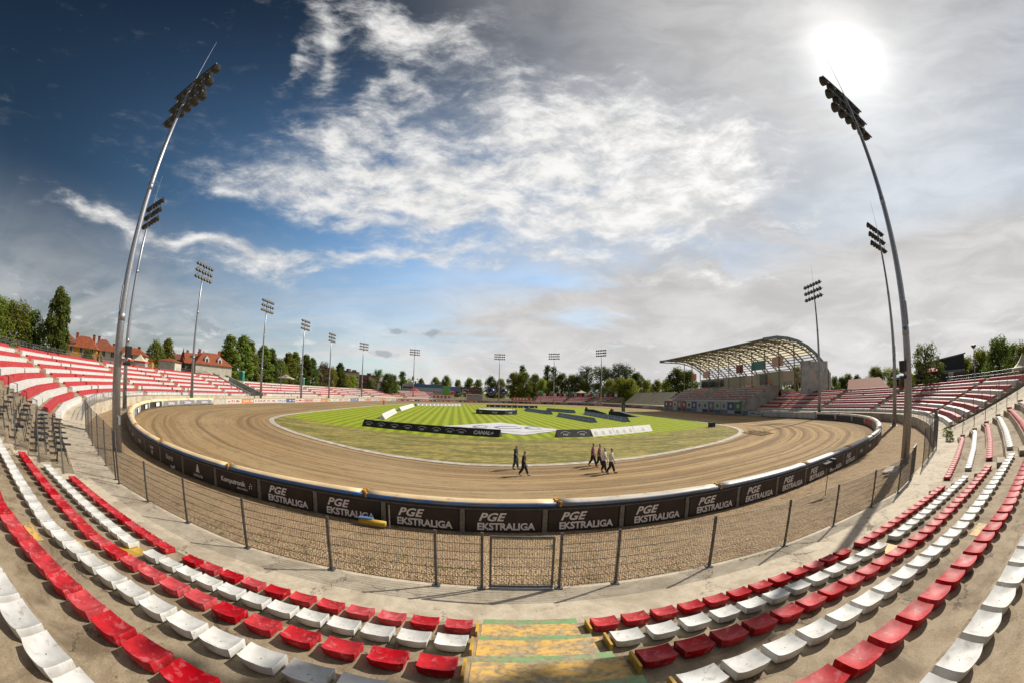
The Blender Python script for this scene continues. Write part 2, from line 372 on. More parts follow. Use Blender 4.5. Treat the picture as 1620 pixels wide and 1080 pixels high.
def m_gravel():
    m = bpy.data.materials.new('gravel'); m.use_nodes = True; g = G(m.node_tree); b = m.node_tree.nodes['Principled BSDF']
    pos = g.new('ShaderNodeNewGeometry').outputs['Position']
    v = g.new('ShaderNodeTexVoronoi'); g.put(v.inputs['Vector'], g.vm('ADD', pos, g.vm('SCALE', g.xyz(g.noise(pos, 9, 2), g.noise(g.map(pos, (4, 2, 1)), 9, 2)), scale=.12))); v.inputs['Scale'].default_value = 15.
    c = g.mix(g.ramp(v.outputs['Distance'], .1, .75), (.64, .47, .265, 1), (.18, .105, .05, 1))
    v2 = g.new('ShaderNodeTexVoronoi'); g.put(v2.inputs['Vector'], pos); v2.inputs['Scale'].default_value = 38.
    c2 = g.mix(g.ramp(v2.outputs['Distance'], .1, .8), (.60, .45, .27, 1), (.26, .17, .09, 1))
    c = g.mix(g.ramp(g.noise(pos, 1.3, 5, .65, .5), .42, .58), c, c2)
    c = g.mix(g.m('MULTIPLY', g.sep(v.outputs['Color'])[0], .45), c, (.36, .23, .12, 1))
    n = g.noise(pos, .8, 6, .7)
    c = g.mix(g.ramp(n, .42, .66, 0, .65), c, (.22, .13, .06, 1))
    c = g.mix(g.ramp(g.noise(pos, 4.5, 6, .75), .45, .68, 0, .7), c, (.50, .37, .22, 1))
    c = g.mix(g.ramp(g.noise(pos, 2.2, 7, .75, .6), .52, .66, 0, .7), c, (.17, .10, .05, 1))
    w = g.m('MULTIPLY', g.ramp(g.noise(pos, 1.7, 6, .7), .57, .66), .8)
    c = g.mix(w, c, (.07, .085, .02, 1))
    g.put(b.inputs['Base Color'], c); b.inputs['Roughness'].default_value = .95
    bpn = g.new('ShaderNodeBump'); bpn.inputs['Strength'].default_value = 1.; bpn.inputs['Distance'].default_value = .07
    g.put(bpn.inputs['Height'], g.m('SUBTRACT', 1., v.outputs['Distance'])); g.put(b.inputs['Normal'], bpn.outputs[0])
    return m
def m_conc(name, a, b_, c_, stain=.5):
    m = bpy.data.materials.new(name); m.use_nodes = True; MATS[name] = m; g = G(m.node_tree); b = m.node_tree.nodes['Principled BSDF']
    pos = g.new('ShaderNodeNewGeometry').outputs['Position']
    n1 = g.noise(pos, .55, 7, .68, .8); n2 = g.noise(pos, 3.2, 6, .7, .4); n3 = g.noise(pos, 38, 3, .6)
    c = g.mix(g.ramp(n2, .35, .68), a, b_)
    c = g.mix(g.ramp(n1, .46, .64, 0, stain), c, c_)
    sp = g.new('ShaderNodeTexVoronoi'); g.put(sp.inputs['Vector'], pos); sp.inputs['Scale'].default_value = 5.5
    c = g.mix(g.m('MULTIPLY', g.ramp(sp.outputs['Distance'], .10, .045), g.ramp(n2, .45, .6)), c, (.10, .055, .03, 1))
    c = g.mix(g.ramp(n3, .3, .7, 0, .25), c, tuple(x*.6 for x in c_[:3])+(1,))
    ck = g.new('ShaderNodeTexVoronoi', feature='DISTANCE_TO_EDGE'); g.put(ck.inputs['Vector'], g.vm('ADD', pos, g.vm('SCALE', g.xyz(n2, n1, 0.), scale=1.3))); ck.inputs['Scale'].default_value = .42
    c = g.mix(g.m('MULTIPLY', g.ramp(ck.outputs['Distance'], .012, .004), g.ramp(n1, .40, .55, 0, .8)), c, (.07, .05, .035, 1))
    g.put(b.inputs['Base Color'], c); b.inputs['Roughness'].default_value = .85; b.inputs['Specular IOR Level'].default_value = .3
    bpn = g.new('ShaderNodeBump'); bpn.inputs['Strength'].default_value = .35; bpn.inputs['Distance'].default_value = .02
    g.put(bpn.inputs['Height'], g.m('ADD', n3, n2)); g.put(b.inputs['Normal'], bpn.outputs[0])
    return m
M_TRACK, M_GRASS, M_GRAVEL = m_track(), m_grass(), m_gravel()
M_TREAD = m_conc('terrace_concrete', (.40, .325, .225, 1), (.28, .215, .14, 1), (.15, .11, .068, 1), .8)
M_WALK = m_conc('walkway_concrete', (.63, .545, .42, 1), (.50, .425, .32, 1), (.32, .26, .18, 1), .6)
M_STEP = m_conc('bare_step', (.50, .43, .33, 1), (.38, .31, .22, 1), (.24, .18, .12, 1), .5)
def m_paint(name, rgb, cover):
    m = bpy.data.materials.new(name); m.use_nodes = True; MATS[name] = m; g = G(m.node_tree); b = m.node_tree.nodes['Principled BSDF']
    pos = g.new('ShaderNodeNewGeometry').outputs['Position']
    n = g.noise(g.map(pos, scale=(1., 2.2, 1)), 2.1, 7, .7, .7); n2 = g.noise(pos, 11, 5, .7)
    con = g.mix(g.ramp(n2, .35, .65), (.40, .33, .23, 1), (.24, .18, .11, 1))
    c = g.mix(g.ramp(g.m('ADD', g.m('MULTIPLY', n, .75), g.m('MULTIPLY', n2, .25)), cover, cover+.18, .86, .05), con, (*rgb, 1))
    g.put(b.inputs['Base Color'], c); b.inputs['Roughness'].default_value = .7
    return m
M_YEL = m_paint('worn_yellow_paint', (.80, .47, .08), .40)
M_GRN = m_paint('worn_green_paint', (.14, .38, .13), .41)
M_YELS = mat('yellow_paint', (.60, .36, .03), .6, rgb2=(.38, .24, .05), scale=6)
M_WHITELINE = mat('kerb_white', (.52, .48, .42), .8, rgb2=(.34, .29, .22), scale=1.2, coord='World')
M_RED = mat('red_plastic', (.52, .014, .022), .55, rgb2=(.36, .008, .014), scale=5, coord='World', spec=.2, vary=.14, rgb3=(.58, .12, .13), scale3=9, lo3=.50, hi3=.72)
M_WHT = mat('white_plastic', (.66, .655, .63), .5, rgb2=(.53, .52, .49), scale=4, coord='World', spec=.2, vary=.10, rgb3=(.38, .34, .28), scale3=10, lo3=.55, hi3=.76)
M_GALV = mat('galvanised_steel', (.36, .37, .40), .42, .75, rgb2=(.27, .28, .31), scale=9)
M_DSTEEL = mat('dark_steel', (.085, .088, .092), .5, .5, rgb2=(.06, .06, .065), scale=8)
M_FENCE = mat('fence_steel', (.13, .13, .13), .5, .4, rgb2=(.09, .09, .09), scale=5)
M_BLACK = mat('black_plastic', (.018, .018, .02), .5)
M_OUT = mat('rough_meadow', (.10, .115, .035), .95, rgb2=(.17, .145, .07), scale=.15, detail=7, coord='World')

# ------------------------------------------------------------------ ground, infield, track, kerb
g0 = MB(); g0.face([(-3000, -3000, -.12), (3000, -3000, -.12), (3000, 3000, -.12), (-3000, 3000, -.12)])
g0.build('ground', M_OUT, kind='structure')
NK = 320
kerb, _ = resample(KERB, NK); barr, BL = resample(BARR, NK)
def ring(poly, z): return [(p.x, p.y, z) for p in poly]
inf = MB(); inf.face(ring(kerb, 0.02)); inf.build('infield_grass', M_GRASS, kind='structure')
kb = MB(); ko = offset(kerb, .8)
for i in range(NK):
    j = (i+1) % NK; a, b, c, d = kerb[i], kerb[j], ko[j], ko[i]
    kb.face([(a.x, a.y, .06), (d.x, d.y, .045), (c.x, c.y, .045), (b.x, b.y, .06)])
    kb.face([(a.x, a.y, .06), (b.x, b.y, .06), (b.x, b.y, -.05), (a.x, a.y, -.05)])
    kb.face([(d.x, d.y, .045), (d.x, d.y, -.05), (c.x, c.y, -.05), (c.x, c.y, .045)])
kb.build('inner_kerb_line', M_WHITELINE, kind='structure')
def nearest_ring(inner, outer):
    """for each inner point the fraction along outer chosen by direction from the middle"""
    C = Vector((-2, 105)); out = []
    ang = [math.atan2(p.y-C.y, p.x-C.x) for p in outer]
    for p in inner:
        a = math.atan2(p.y-C.y, p.x-C.x); best = None
        for i in range(len(outer)):
            j = (i+1) % len(outer); a0, a1 = ang[i], ang[j]
            da = (a1-a0+pi) % (2*pi)-pi; dp = (a-a0+pi) % (2*pi)-pi
            if da and 0 <= dp/da <= 1 and abs(dp) < 1.: best = outer[i].lerp(outer[j], dp/da); break
        out.append(best or outer[0])
    return out
tk = MB(); bo = nearest_ring(kerb, barr); cl = 0.
NC = 6
for i_ in range(NK):
    i = (i_+NK//2) % NK; j = (i+1) % NK; L = (kerb[j]-kerb[i]).length*1.25
    for k in range(NC):
        t0, t1 = k/NC, (k+1)/NC
        a, b, c, d = kerb[i].lerp(bo[i], t0), kerb[i].lerp(bo[i], t1), kerb[j].lerp(bo[j], t1), kerb[j].lerp(bo[j], t0)
        w = 17.
        tk.face([(*a, 0), (*b, 0), (*c, 0), (*d, 0)], 0, [(cl, t0*w), (cl, t1*w), (cl+L, t1*w), (cl+L, t0*w)])
    cl += L
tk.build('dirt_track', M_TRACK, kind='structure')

# gravel apron between barrier and walkway edge
WOFF = -2.35
wedge, _ = resample([tuple(bp(s, WOFF)) for s in np.arange(0, NB, .25)], 400)
gi = nearest_ring(wedge, offset(barr, -.2))
def zedge(p):
    d = abs(p.x-(.3 if p.x < 0 else 2)); k = max(0, min(1, (30-d)/14)) if p.y < 60 else 0
    return .02+1.15*k*k*(3-2*k)
ap = MB()
for i in range(400):
    j = (i+1) % 400
    for k in range(5):
        t0, t1 = k/5, (k+1)/5
        q = []
        for (A, B, t) in ((gi[i], wedge[i], t0), (gi[i], wedge[i], t1), (gi[j], wedge[j], t1), (gi[j], wedge[j], t0)):
            p = A.lerp(B, t); e = t*t*(3-2*t); q.append((p.x, p.y, -.01+(zedge(B)+.01)*e))
        ap.face([q[0], q[1], q[2], q[3]])
ap.build('gravel_apron', M_GRAVEL, kind='structure', smooth=True)

# ------------------------------------------------------------------ walkway and terraces
def poly_strip(mb, ss, d0, z0, d1, z1, mi=0):
    for a, b in zip(ss[:-1], ss[1:]):
        n = max(1, int(2*abs(b-a))) ; 
        p, q, r, s = bp(a, d0), bp(b, d0), bp(b, d1), bp(a, d1)
        mb.face([(*p, z0), (*s, z1), (*r, z1), (*q, z0)], mi)
wk = MB(); full = srange(0.0, NB-1e-6)
RAMP0, RAMP1 = par(30.6, 14.5), par(38.5, 19.5)
poly_strip(wk, full, WOFF, ZW, -.28, ZW); poly_strip(wk, full, WOFF, -.3, WOFF, ZW)
wk.build('walkway', M_WALK, kind='structure')
def terrace(name, s0, s1, rows, label, top=3.0, mtr=None):
    mb = MB(); ss = srange(s0, s1)
    z = ZW; d = -.28
    for n in range(1, rows+1):
        zt = ZT1+RISE*(n-1); dn = -.28+TREAD*n
        if n == rows: dn += top
        poly_strip(mb, ss, d, z, d, zt); poly_strip(mb, ss, d, zt, dn, zt)
        z, d = zt, dn
    poly_strip(mb, ss, d, z, d+1.5, z-.6); poly_strip(mb, ss, d+1.5, z-.6, d+14, -.2)
    for s in (ss[0], ss[-1]):     # end walls
        pts = [(-.28, -.2)]; z = ZW; d = -.28; pts.append((d, ZW))
        for n in range(1, rows+1):
            zt = ZT1+RISE*(n-1); dn = -.28+TREAD*n+(top if n == rows else 0)
            pts += [(d, zt), (dn, zt)]; d = dn
        pts += [(d+1.5, zt-.6), (d+14, -.2)]
        mb.face([(*bp(s, a), b) for a, b in pts])
    return mb.build(name, mtr or M_TREAD, label=label, cat='terrace')
A0 = 0.0; A1 = 1.0                        # centre aisle
S_NEAR_R = par(30.6, 14.5)
S_DESK0, S_DESK1 = par(-28.9, 13.6), par(-15.1, 7.5)
S_ST1, S_ST2, S_ST3, S_ST4, S_L4E = par(-45.2, 25.0), par(-61., 48.), par(-65.6, 65.5), par(-68., 83.5), par(-69.4, 95.5)
terrace('concrete_terrace', S_DESK0, S_NEAR_R, 9, 'brown stained concrete steps of the nearest stand, under the camera', 4.)
terrace('concrete_terrace', S_L4E, S_DESK0, 12, 'concrete steps carrying the large red and white stand on the left')
S_L5 = par(-70.6, 104.5); S_FARL = par(-37, 237)
terrace('concrete_terrace', S_FARL, S_L5, 10, 'concrete steps of the far left stand beyond the players entrance')
S_FR0, S_FR1 = par(49, 213), par(12, 245)
terrace('concrete_terrace', S_FR0, S_FR1, 8, 'concrete steps of the far stand right of the two balloons')
S_R0, S_R1 = par(38.8, 19.7), par(60.2, 90)
terrace('concrete_terrace', S_R0, S_R1, 10, 'concrete steps of the red and white stand on the right below the canopy')
# low grass and concrete bank at the far end
terrace('earth_bank', S_FR1, S_FARL, 3, 'low pale bank carrying the scoreboards at the far end', 5., M_WALK)
# mound beside the covered grandstand
S_M0, S_M1 = par(58.3, 155), par(56.2, 183)
mb = MB(); ss = srange(S_M0, S_M1+.5)
poly_strip(mb, ss, -.28, ZW, 7, 6.4); poly_strip(mb, ss, 7, 6.4, 14, 6.4)
mb.face([(*bp(ss[-1], -.28), ZW), (*bp(ss[-1], 7), 6.4), (*bp(ss[-1], 14), 6.4), (*bp(ss[-1], 14), -.2), (*bp(ss[-1], -.28), -.2)])
mb.build('concrete_mound', m_conc('mound_concrete', (.30, .26, .18, 1), (.22, .20, .13, 1), (.15, .14, .08, 1)), label='sloping concrete mound between the far stand and the covered grandstand', cat='embankment')

# ramp between the near stand and the right stand
rp = MB(); ssr = srange(RAMP0+.001, RAMP1-.02)
poly_strip(rp, ssr, -.28, ZW+.004, 11, 4.75); poly_strip(rp, ssr, 11, 4.75, 30, 4.9)
rp.build('access_ramp', M_WALK, kind='structure')

# painted steps of the centre aisle and grey steps of the others
def steps(name, s, w, rows, label, mats, lead=True, side=0):
    """two steps per row: a half-height block stands before each riser"""
    root = empty(name, (*bp(s, 0), 0), 0, label, 'steps')
    c0 = Vector((*bp(s, 0), 0)); 
    a, b = bp(s-.02, 0), bp(s+.02, 0); t = (b-a).normalized(); nrm = Vector((t.y, -t.x))
    blk, flat = MB(), MB()
    def quad(mb, d0, d1, z, drop):
        p = [bp(s, d0)-t*w/2, bp(s, d0)+t*w/2, bp(s, d1)+t*w/2, bp(s, d1)-t*w/2]
        p = [Vector((q.x, q.y, 0))-c0 for q in p]
        top = [(q.x, q.y, z) for q in p]; bot = [(q.x, q.y, z-drop) for q in p]
        mb.raw(top+bot, [(3, 2, 1, 0), (0, 1, 5, 4), (1, 2, 6, 5), (2, 3, 7, 6), (3, 0, 4, 7)])
    for n in range(1, rows+1):
        zt = ZT1+RISE*(n-1); d = -.28+TREAD*(n-1)
        zb = zt-(RISE/2 if n > 1 else .135)
        quad(blk, d-.42, d+.0, zb, .25)
        quad(flat, d+.003, d+TREAD-.43, zt+.006, .02)
    blk.build('lower_step', mats[0], root); flat.build('upper_step', mats[1], root)
    return root
# centre aisle is as wide as the gap between A0 and A1 at each row
root_steps = root = empty('painted_steps', (.45, 6.0, 0), 0, 'worn yellow and green painted steps of the central aisle', 'steps')
for nm, mt, d0f, d1f, up in (('green_step', M_GRN, -.40, 0., False), ('yellow_step', M_YEL, .004, TREAD-.41, True)):
    mb = MB(); o0 = Vector((.45, 6.0, 0))
    for n in range(1, 10):
        zt = ZT1+RISE*(n-1); d = -.28+TREAD*(n-1)
        z = zt+.006 if up else zt-(RISE/2 if n > 1 else .135)
        P = [bp(0.0, d+d0f), bp(1.0, d+d0f), bp(1.0, d+d1f), bp(0.0, d+d1f)]
        e = (P[1]-P[0]).normalized(); ins = .06
        P = [P[0]+e*ins, P[1]-e*ins, P[2]-e*ins, P[3]+e*ins]
        P = [Vector((p.x, p.y, 0))-o0 for p in P]; dz = .02 if up else .25
        mb.raw([(p.x, p.y, z) for p in P]+[(p.x, p.y, z-dz) for p in P], [(3, 2, 1, 0), (0, 1, 5, 4), (1, 2, 6, 5), (2, 3, 7, 6), (3, 0, 4, 7)])
    mb.build(nm, mt, root)
st = [('left_aisle', par(-45.6, 25.5), 'grey concrete stairs of the left stand nearest the black desks'), ('a', par(-61.3, 48.6), 'grey concrete stairs between the second and third blocks of the left stand'),
      ('b', par(-65.7, 66.2), 'grey concrete stairs in the left stand below the tents'), ('c', par(-68.1, 84.2), 'grey concrete stairs before the last block of the left stand')]
for _, s, lb in st: steps('concrete_steps', s, 1.2, 12, lb, (M_STEP, M_STEP))
S_RS1, S_RS2, S_RS3 = par(50.5, 29.3), par(60.7, 49.5), par(61.2, 66)
for s, lb in ((S_RS1, 'grey concrete stairs of the right stand behind the tall light mast'), (S_RS2, 'grey concrete stairs below the blue parasol in the right stand'), (S_RS3, 'grey concrete stairs of the right stand closest to the canopy')):
    steps('concrete_steps', s, 1.3, 10, lb, (M_STEP, M_STEP))
steps('concrete_steps', par(-14.75, 7.3), .9, 7, 'pale concrete steps at the left end of the nearest seat rows', (M_WALK, M_WALK))
S_NR = par(16.3, 8.4)
steps('concrete_steps', S_NR, 1.15, 8, 'grey concrete steps crossing the near stand on the right', (M_STEP, M_STEP))

# ------------------------------------------------------------------ seats
def near_seat_mesh(mt, nm):
    mb = MB(); NX, NY = 8, 6; W, Dp = .435, .315
    top = []
    for j in range(NY+1):
        v = j/NY
        for i in range(NX+1):
            u = -1+2*i/NX
            x = u*W/2*(1-.03*(1-v)); y = Dp*(v-.5) - .045*(1-u*u)*(1-v)**2
            z = .118 + .018*abs(u)**3 - .024*(1-u*u)*(1-abs(2*v-1)**3) + .030*(1-v)**4 + .012*cos(u*pi)*(1-v)**4
            top.append((x, y, z))
    idx = lambda i, j: j*(NX+1)+i
    mb.raw(top, [(idx(i, j), idx(i+1, j), idx(i+1, j+1), idx(i, j+1)) for j in range(NY) for i in range(NX)])
    per = [idx(i, 0) for i in range(NX+1)]+[idx(NX, j) for j in range(1, NY+1)]+[idx(i, NY) for i in range(NX-1, -1, -1)]+[idx(0, j) for j in range(NY-1, 0, -1)]
    T = [top[k] for k in per]; n = len(T)
    e1 = [(x*1.02, y*1.02, z-.014) for x, y, z in T]
    def low(x, y):
        if y > Dp/2-.02: return -.12
        return .02
    e2 = [(x*.90, y*.86 if y < 0 else y, low(x, y) if True else 0) for x, y, z in T]
    mb.raw(T+e1+e2, [(i, i+n, (i+1) % n+n, (i+1) % n) for i in range(n)]+[(i+n, i+2*n, (i+1) % n+2*n, (i+1) % n+n) for i in range(n)])
    # bolt hole
    mb.raw([(0+.011*cos(a), -.02+.011*sin(a), .098) for a in [k*pi/3 for k in range(6)]], [(0, 1, 2, 3, 4, 5)], 1)
    o = mb.build(nm, [mt, M_BLACK], None, smooth=True)
    me = o.data
    for p in me.polygons: p.use_smooth = p.index < NX*NY or True
    me.set_sharp_from_angle(angle=R(38)) if hasattr(me, 'set_sharp_from_angle') else None
    bpy.data.objects.remove(o); return me
ME_RED, ME_WHT = near_seat_mesh(M_RED, 'red_seat'), near_seat_mesh(M_WHT, 'white_seat')
def seat_line(n, s0, s1, d, pitch=.53, m0=.0, m1=.0):
    """seat places along the row line at offset d between two parameters"""
    ss = srange(s0, s1); P = [bp(s, d) for s in ss]; cum = [0.]
    for a, b in zip(P[:-1], P[1:]): cum.append(cum[-1]+(b-a).length)
    L = cum[-1]-m0-m1; k = int(L/pitch+.15); out = []
    for i in range(max(k, 0)):
        t = m0+(L-k*pitch)/2*0+(i+.5)*L/k; j = 0
        while j < len(cum)-2 and cum[j+1] < t: j += 1
        a, b = P[j], P[j+1]; u = (b-a).normalized(); out.append((a+u*(t-cum[j]), math.atan2(u.y, u.x)))
    return out
places = []          # (distance, row, side, number, pos, rz, colour)
S_K1, S_K2 = 2.0, 3.0
near_secs = [('left', NB-2.0, NB-1.0, 'far'), ('left', NB-1.0, NB-.0001, 'near'), ('right', 1.0, 2.0, 'near'), ('right', 2.0, par(15.7, 8.15), 'far'), ('edge', par(17., 8.7), par(29.6, 13.95), '')]
CAMP = Vector((0, 0, CAMZ))
extra = []
for side, a, b, pt in near_secs:
    for n in range(1, 9):
        d = TREAD*(n-1)+.0; z = ZT1+RISE*(n-1)
        gap = .42 if n <= 2 else .0
        m0 = m1 = .02
        if pt == 'near' and side == 'left': m0 = gap
        if pt == 'far' and side == 'right': m0 = gap
        L = seat_line(n, a, b, d, .53, m0, m1)
        for i, (p, rz) in enumerate(L):
            if side == 'left': num = len(L)-i+(12 if pt == 'far' else 0)
            else: num = i+1+(13 if pt == 'far' else 0)
            places.append([(Vector((p.x, p.y, z))-CAMP).length, n, side, num, p, rz, z])
def in_view(p, z):
    v = (Vector((p.x, p.y, z+.15))-CAMP).normalized()
    cz = v.y*cos(PITCH)+v.z*sin(PITCH); cy = -v.y*sin(PITCH)+v.z*cos(PITCH); cx = v.x
    th = math.acos(max(-1, min(1, cz))); r = 2*668*sin(th/2); n = math.hypot(cx, cy)
    return abs(r*cx/n) < 845 and abs(r*cy/n) < 570
vis = sorted([q for q in places if q[2] != 'edge' and in_view(q[4], q[6])], key=lambda q: q[0])[:298]
visid = {id(q) for q in vis}
count = {}
for q in sorted(vis, key=lambda q: (q[1], q[2], (q[4].x if q[2] == 'right' else -q[4].x))):
    k = (q[1], q[2]); count[k] = count.get(k, 0)+1; num = count[k]
    colr = 'red' if q[1] % 2 else 'white'
    o = bpy.data.objects.new('stadium_seat', ME_RED if colr == 'red' else ME_WHT); link(o)
    o.location = (q[4].x-sin(q[5])*.04, q[4].y+cos(q[5])*.04, q[6]+.002); o.rotation_euler = (R(random.uniform(-.7, .7)), R(random.uniform(-.7, .7)), q[5]+R(random.uniform(-1.2, 1.2)))
    tag(o, f"{colr} seat, {ordi(num)} to the {q[2]} of the painted steps in the {ordi(q[1])} row up", 'seat', 'single plastic seats of the nearest stand')
# yellow cheeks under the aisle-end seats
for n in range(1, 8):
    z = ZT1+RISE*(n-1); d = TREAD*(n-1)
    for sgn, s_, side in ((1, 1.0, 0), (-1, NB-.0001, 1)):
        p = bp(s_, d); a = bp(s_+sgn*.05, d); u = (a-p).normalized(); q = p+u*.005
        mb = MB(); mb.box((q.x-.45, q.y-6.0+.02, z+.03), (.035, .36, .20 if side == 0 else .16), 0, math.atan2(u.y*sgn, u.x*sgn)); mb.build('yellow_plinth', M_YELS, root_steps)
# everything further off: one mass of seats
ms = MB()
def mass_seat(p, rz, z, red, h=.50):
    c, s = cos(rz), sin(rz)
    def T(x, y, zz): return (p.x+c*x-s*y, p.y+s*x+c*y, z+zz)
    tz = .185 if h < .4 else .215
    w, f, bk = .245, .29, -.19
    vs = [T(-w, f, .19-h), T(w, f, .19-h), T(w, f, tz), T(0, f-.01, tz-.02), T(-w, f, tz), T(-w, bk, tz+.05), T(0, bk-.03, tz+.02), T(w, bk, tz+.05), T(-w, bk, 0), T(w, bk, 0)]
    ms.raw(vs, [(1, 0, 4, 3, 2), (3, 4, 5, 6), (2, 3, 6, 7), (6, 5, 8, 9, 7), (0, 8, 5, 4), (1, 2, 7, 9)], 0 if red else 1)
for q in places:
    if id(q) not in visid:
        M = Matrix.Translation((q[4].x-sin(q[5])*.04, q[4].y+cos(q[5])*.04, q[6]+.002)) @ Matrix.Rotation(q[5]+R(random.uniform(-1.2, 1.2)), 4, 'Z')
        vs, fs = mesh_pts(ME_RED, M); ms.raw(vs, fs, 0 if q[1] % 2 else 1)
def fill(s0, s1, rows, first=1, redodd=False, skips=()):
    for n in range(first, rows+1):
        z = ZT1+RISE*(n-1); d = TREAD*(n-1)
        for i, (p, rz) in enumerate(seat_line(n, s0, s1, d, .53, .12, .12)):
            if i % 29 == 28 and n % 3 == 0: continue
            if random.random() < .004: continue
            mass_seat(p, rz, z+.002, (n % 2 == 1) == redodd)
hw = lambda s, w: w/(bp(math.floor(s)+1)-bp(math.floor(s))).length
AW = .65
for a, b, rows in ((S_ST1+hw(S_ST1, AW), S_DESK0-.06, 12), (par(-61.3, 48.6)+.06, par(-45.6, 25.5)-.08, 12), (par(-65.7, 66.2)+.04, par(-61.3, 48.6)-.06, 12), (par(-68.1, 84.2)+.03, par(-65.7, 66.2)-.05, 12), (S_L4E+.02, par(-68.1, 84.2)-.04, 12)):
    fill(a, b, rows)
ls = [S_L5-.05, par(-73.9, 150), par(-73.5, 172), par(-67, 196), par(-56, 218), S_FARL+.1]
for a, b in zip(ls[:-1], ls[1:]): fill(b+.05, a-.05, 9)
ls = [S_FR0+.02, par(41, 225), par(30, 236), S_FR1-.05]
for a, b in zip(ls[:-1], ls[1:]): fill(a+.06, b-.06, 8)
for a, b in ((S_R0+.03, S_RS1-.1), (S_RS1+.1, S_RS2-.07), (S_RS2+.07, S_RS3-.05), (S_RS3+.05, S_R1-.02)): fill(a, b, 10)
ms.build('distant_seating', [M_RED, M_WHT], label='rows of red and white plastic seats round the rest of the stadium', cat='seating', kind='stuff')
# ------------------------------------------------------------------ safety barrier round the track
M_CREAM = mat('air_cushion_cream', (.78, .60, .34), .55, rgb2=(.66, .49, .27), scale=.7, coord='World', rgb3=(.35, .25, .14), scale3=1.5, lo3=.58, hi3=.75)
M_PALE = mat('air_cushion_pale', (.60, .55, .45), .5, rgb2=(.46, .41, .33), scale=.7, coord='World', rgb3=(.30, .22, .14), scale3=1.5, lo3=.56, hi3=.72)
M_BLUE = mat('air_cushion_blue', (.03, .20, .62), .5, rgb2=(.03, .13, .42), scale=.5, coord='World', rgb3=(.16, .24, .42), scale3=.4, lo3=.5, hi3=.7)
M_PBLUE = mat('air_cushion_grey_blue', (.22, .27, .40), .5, rgb2=(.13, .17, .30), scale=.8, coord='World')
M_BANNER = mat('black_banner', (.022, .014, .013), .6, rgb2=(.034, .024, .022), scale=1.3, coord='World', bump=.3)
M_NET = mat('dark_netting', (.03, .032, .036), .7, rgb2=(.05, .052, .058), scale=14)
M_POST = mat('barrier_post', (.20, .195, .175), .7, rgb2=(.13, .125, .11), scale=7)
M_LET = mat('banner_white', (.80, .77, .78), .6)
M_ORANGE = mat('orange_strap', (.65, .33, .04), .6)
M_BOARD = mat('dark_board', (.05, .052, .055), .5, rgb2=(.09, .09, .09), scale=2)
M_DIRTY = mat('dusty_white_board', (.50, .47, .42), .6, rgb2=(.38, .34, .28), scale=.8, coord='World')
bcum = [0.]
for i in range(NK): bcum.append(bcum[-1]+(barr[(i+1) % NK]-barr[i]).length)
BT = bcum[-1]
def bpos(s, d=0.):
    """point and heading on the barrier at arc length s (0 = nearest point, growing to the right)"""
    s %= BT; lo, hi = 0, NK
    while hi-lo > 1:
        mid = (lo+hi)//2
        if bcum[mid] <= s: lo = mid
        else: hi = mid
    a, b = barr[lo], barr[(lo+1) % NK]; u = (b-a).normalized(); u2 = (barr[(lo+2) % NK]-barr[(lo-1) % NK]).normalized()
    p = a+u*(s-bcum[lo]); return p+Vector((u2.y, -u2.x))*d, math.atan2(u2.y, u2.x)
def sidx(x, y):
    k = min(range(NK), key=lambda i: (barr[i]-Vector((x, y))).length); return bcum[k]
S_RE, S_LE = sidx(56.5, 82), sidx(-58.3, 66)      # where the air cushions end on both straights
barrier = empty('safety_barrier', (0, 15.9, 0), 0, 'long curved track barrier with black banners and blue and cream air cushions', 'barrier')
BO = Vector((0, 15.9, 0))
def sweep(mb, prof, s0, s1, ds, cols):
    """closed profile [(d outward, z)] carried along the barrier"""
    n = max(1, int(round((s1-s0)/ds))); m = len(prof); P = []
    for i in range(n+1):
        for d, z in prof:
            p, _ = bpos(s0+(s1-s0)*i/n, d); P.append((p.x-BO.x, p.y-BO.y, z))
    base = len(mb.v); mb.v += P
    for i in range(n):
        for k in range(m):
            mb.f.append((base+i*m+k, base+(i+1)*m+k, base+(i+1)*m+(k+1) % m, base+i*m+(k+1) % m)); mb.m.append(cols[k])
    mb.f.append(tuple(base+k for k in range(m))); mb.m.append(cols[0])
    mb.f.append(tuple(base+n*m+k for k in reversed(range(m)))); mb.m.append(cols[0])
# cushions: arc length from the left end (negative) to the right end
CS0, CS1 = S_LE-BT, S_RE
prof = [(-.62, .05), (-.64, .5), (-.64, 1.0), (-.60, 1.16), (-.50, 1.27), (-.32, 1.31), (-.14, 1.29), (-.01, 1.23), (.05, 1.17), (.03, 1.09), (-.10, 1.03), (-.12, .05)]
n_c = 18; step = (CS1-CS0)/n_c
CUSH = [1.9+7.75*k for k in range(-30, 30)]
edges = [CS0]+[c for c in CUSH if CS0+2 < c < CS1-2]+[CS1]
for a, b in zip(edges[:-1], edges[1:]):
    mb = MB(); left = (a+b)/2 < 4
    cols = [2, 2, 0, 0, 0, 0, 0, 1, 1, 1, 2, 2]
    sweep(mb, prof, a+.05, b-.05, .8, cols)
    mb.build('air_cushion', [M_CREAM if left else M_PALE, M_BLUE if left else M_PBLUE, M_DIRTY], barrier, smooth=True)
    mb = MB()
    for s_ in (a,):
        p, rz = bpos(s_, -.28); mb.box((p.x-BO.x, p.y-BO.y, 1.29), (.12, .42, .07), 0, rz); mb.box((p.x-BO.x, p.y-BO.y, 1.34), (.2, .08, .05), 0, rz+.6)
        p, rz = bpos(s_+.15, .0); mb.box((p.x-BO.x, p.y-BO.y, 1.17), (.07, .10, .22), 0, rz)
    mb.build('strap', M_ORANGE, barrier)
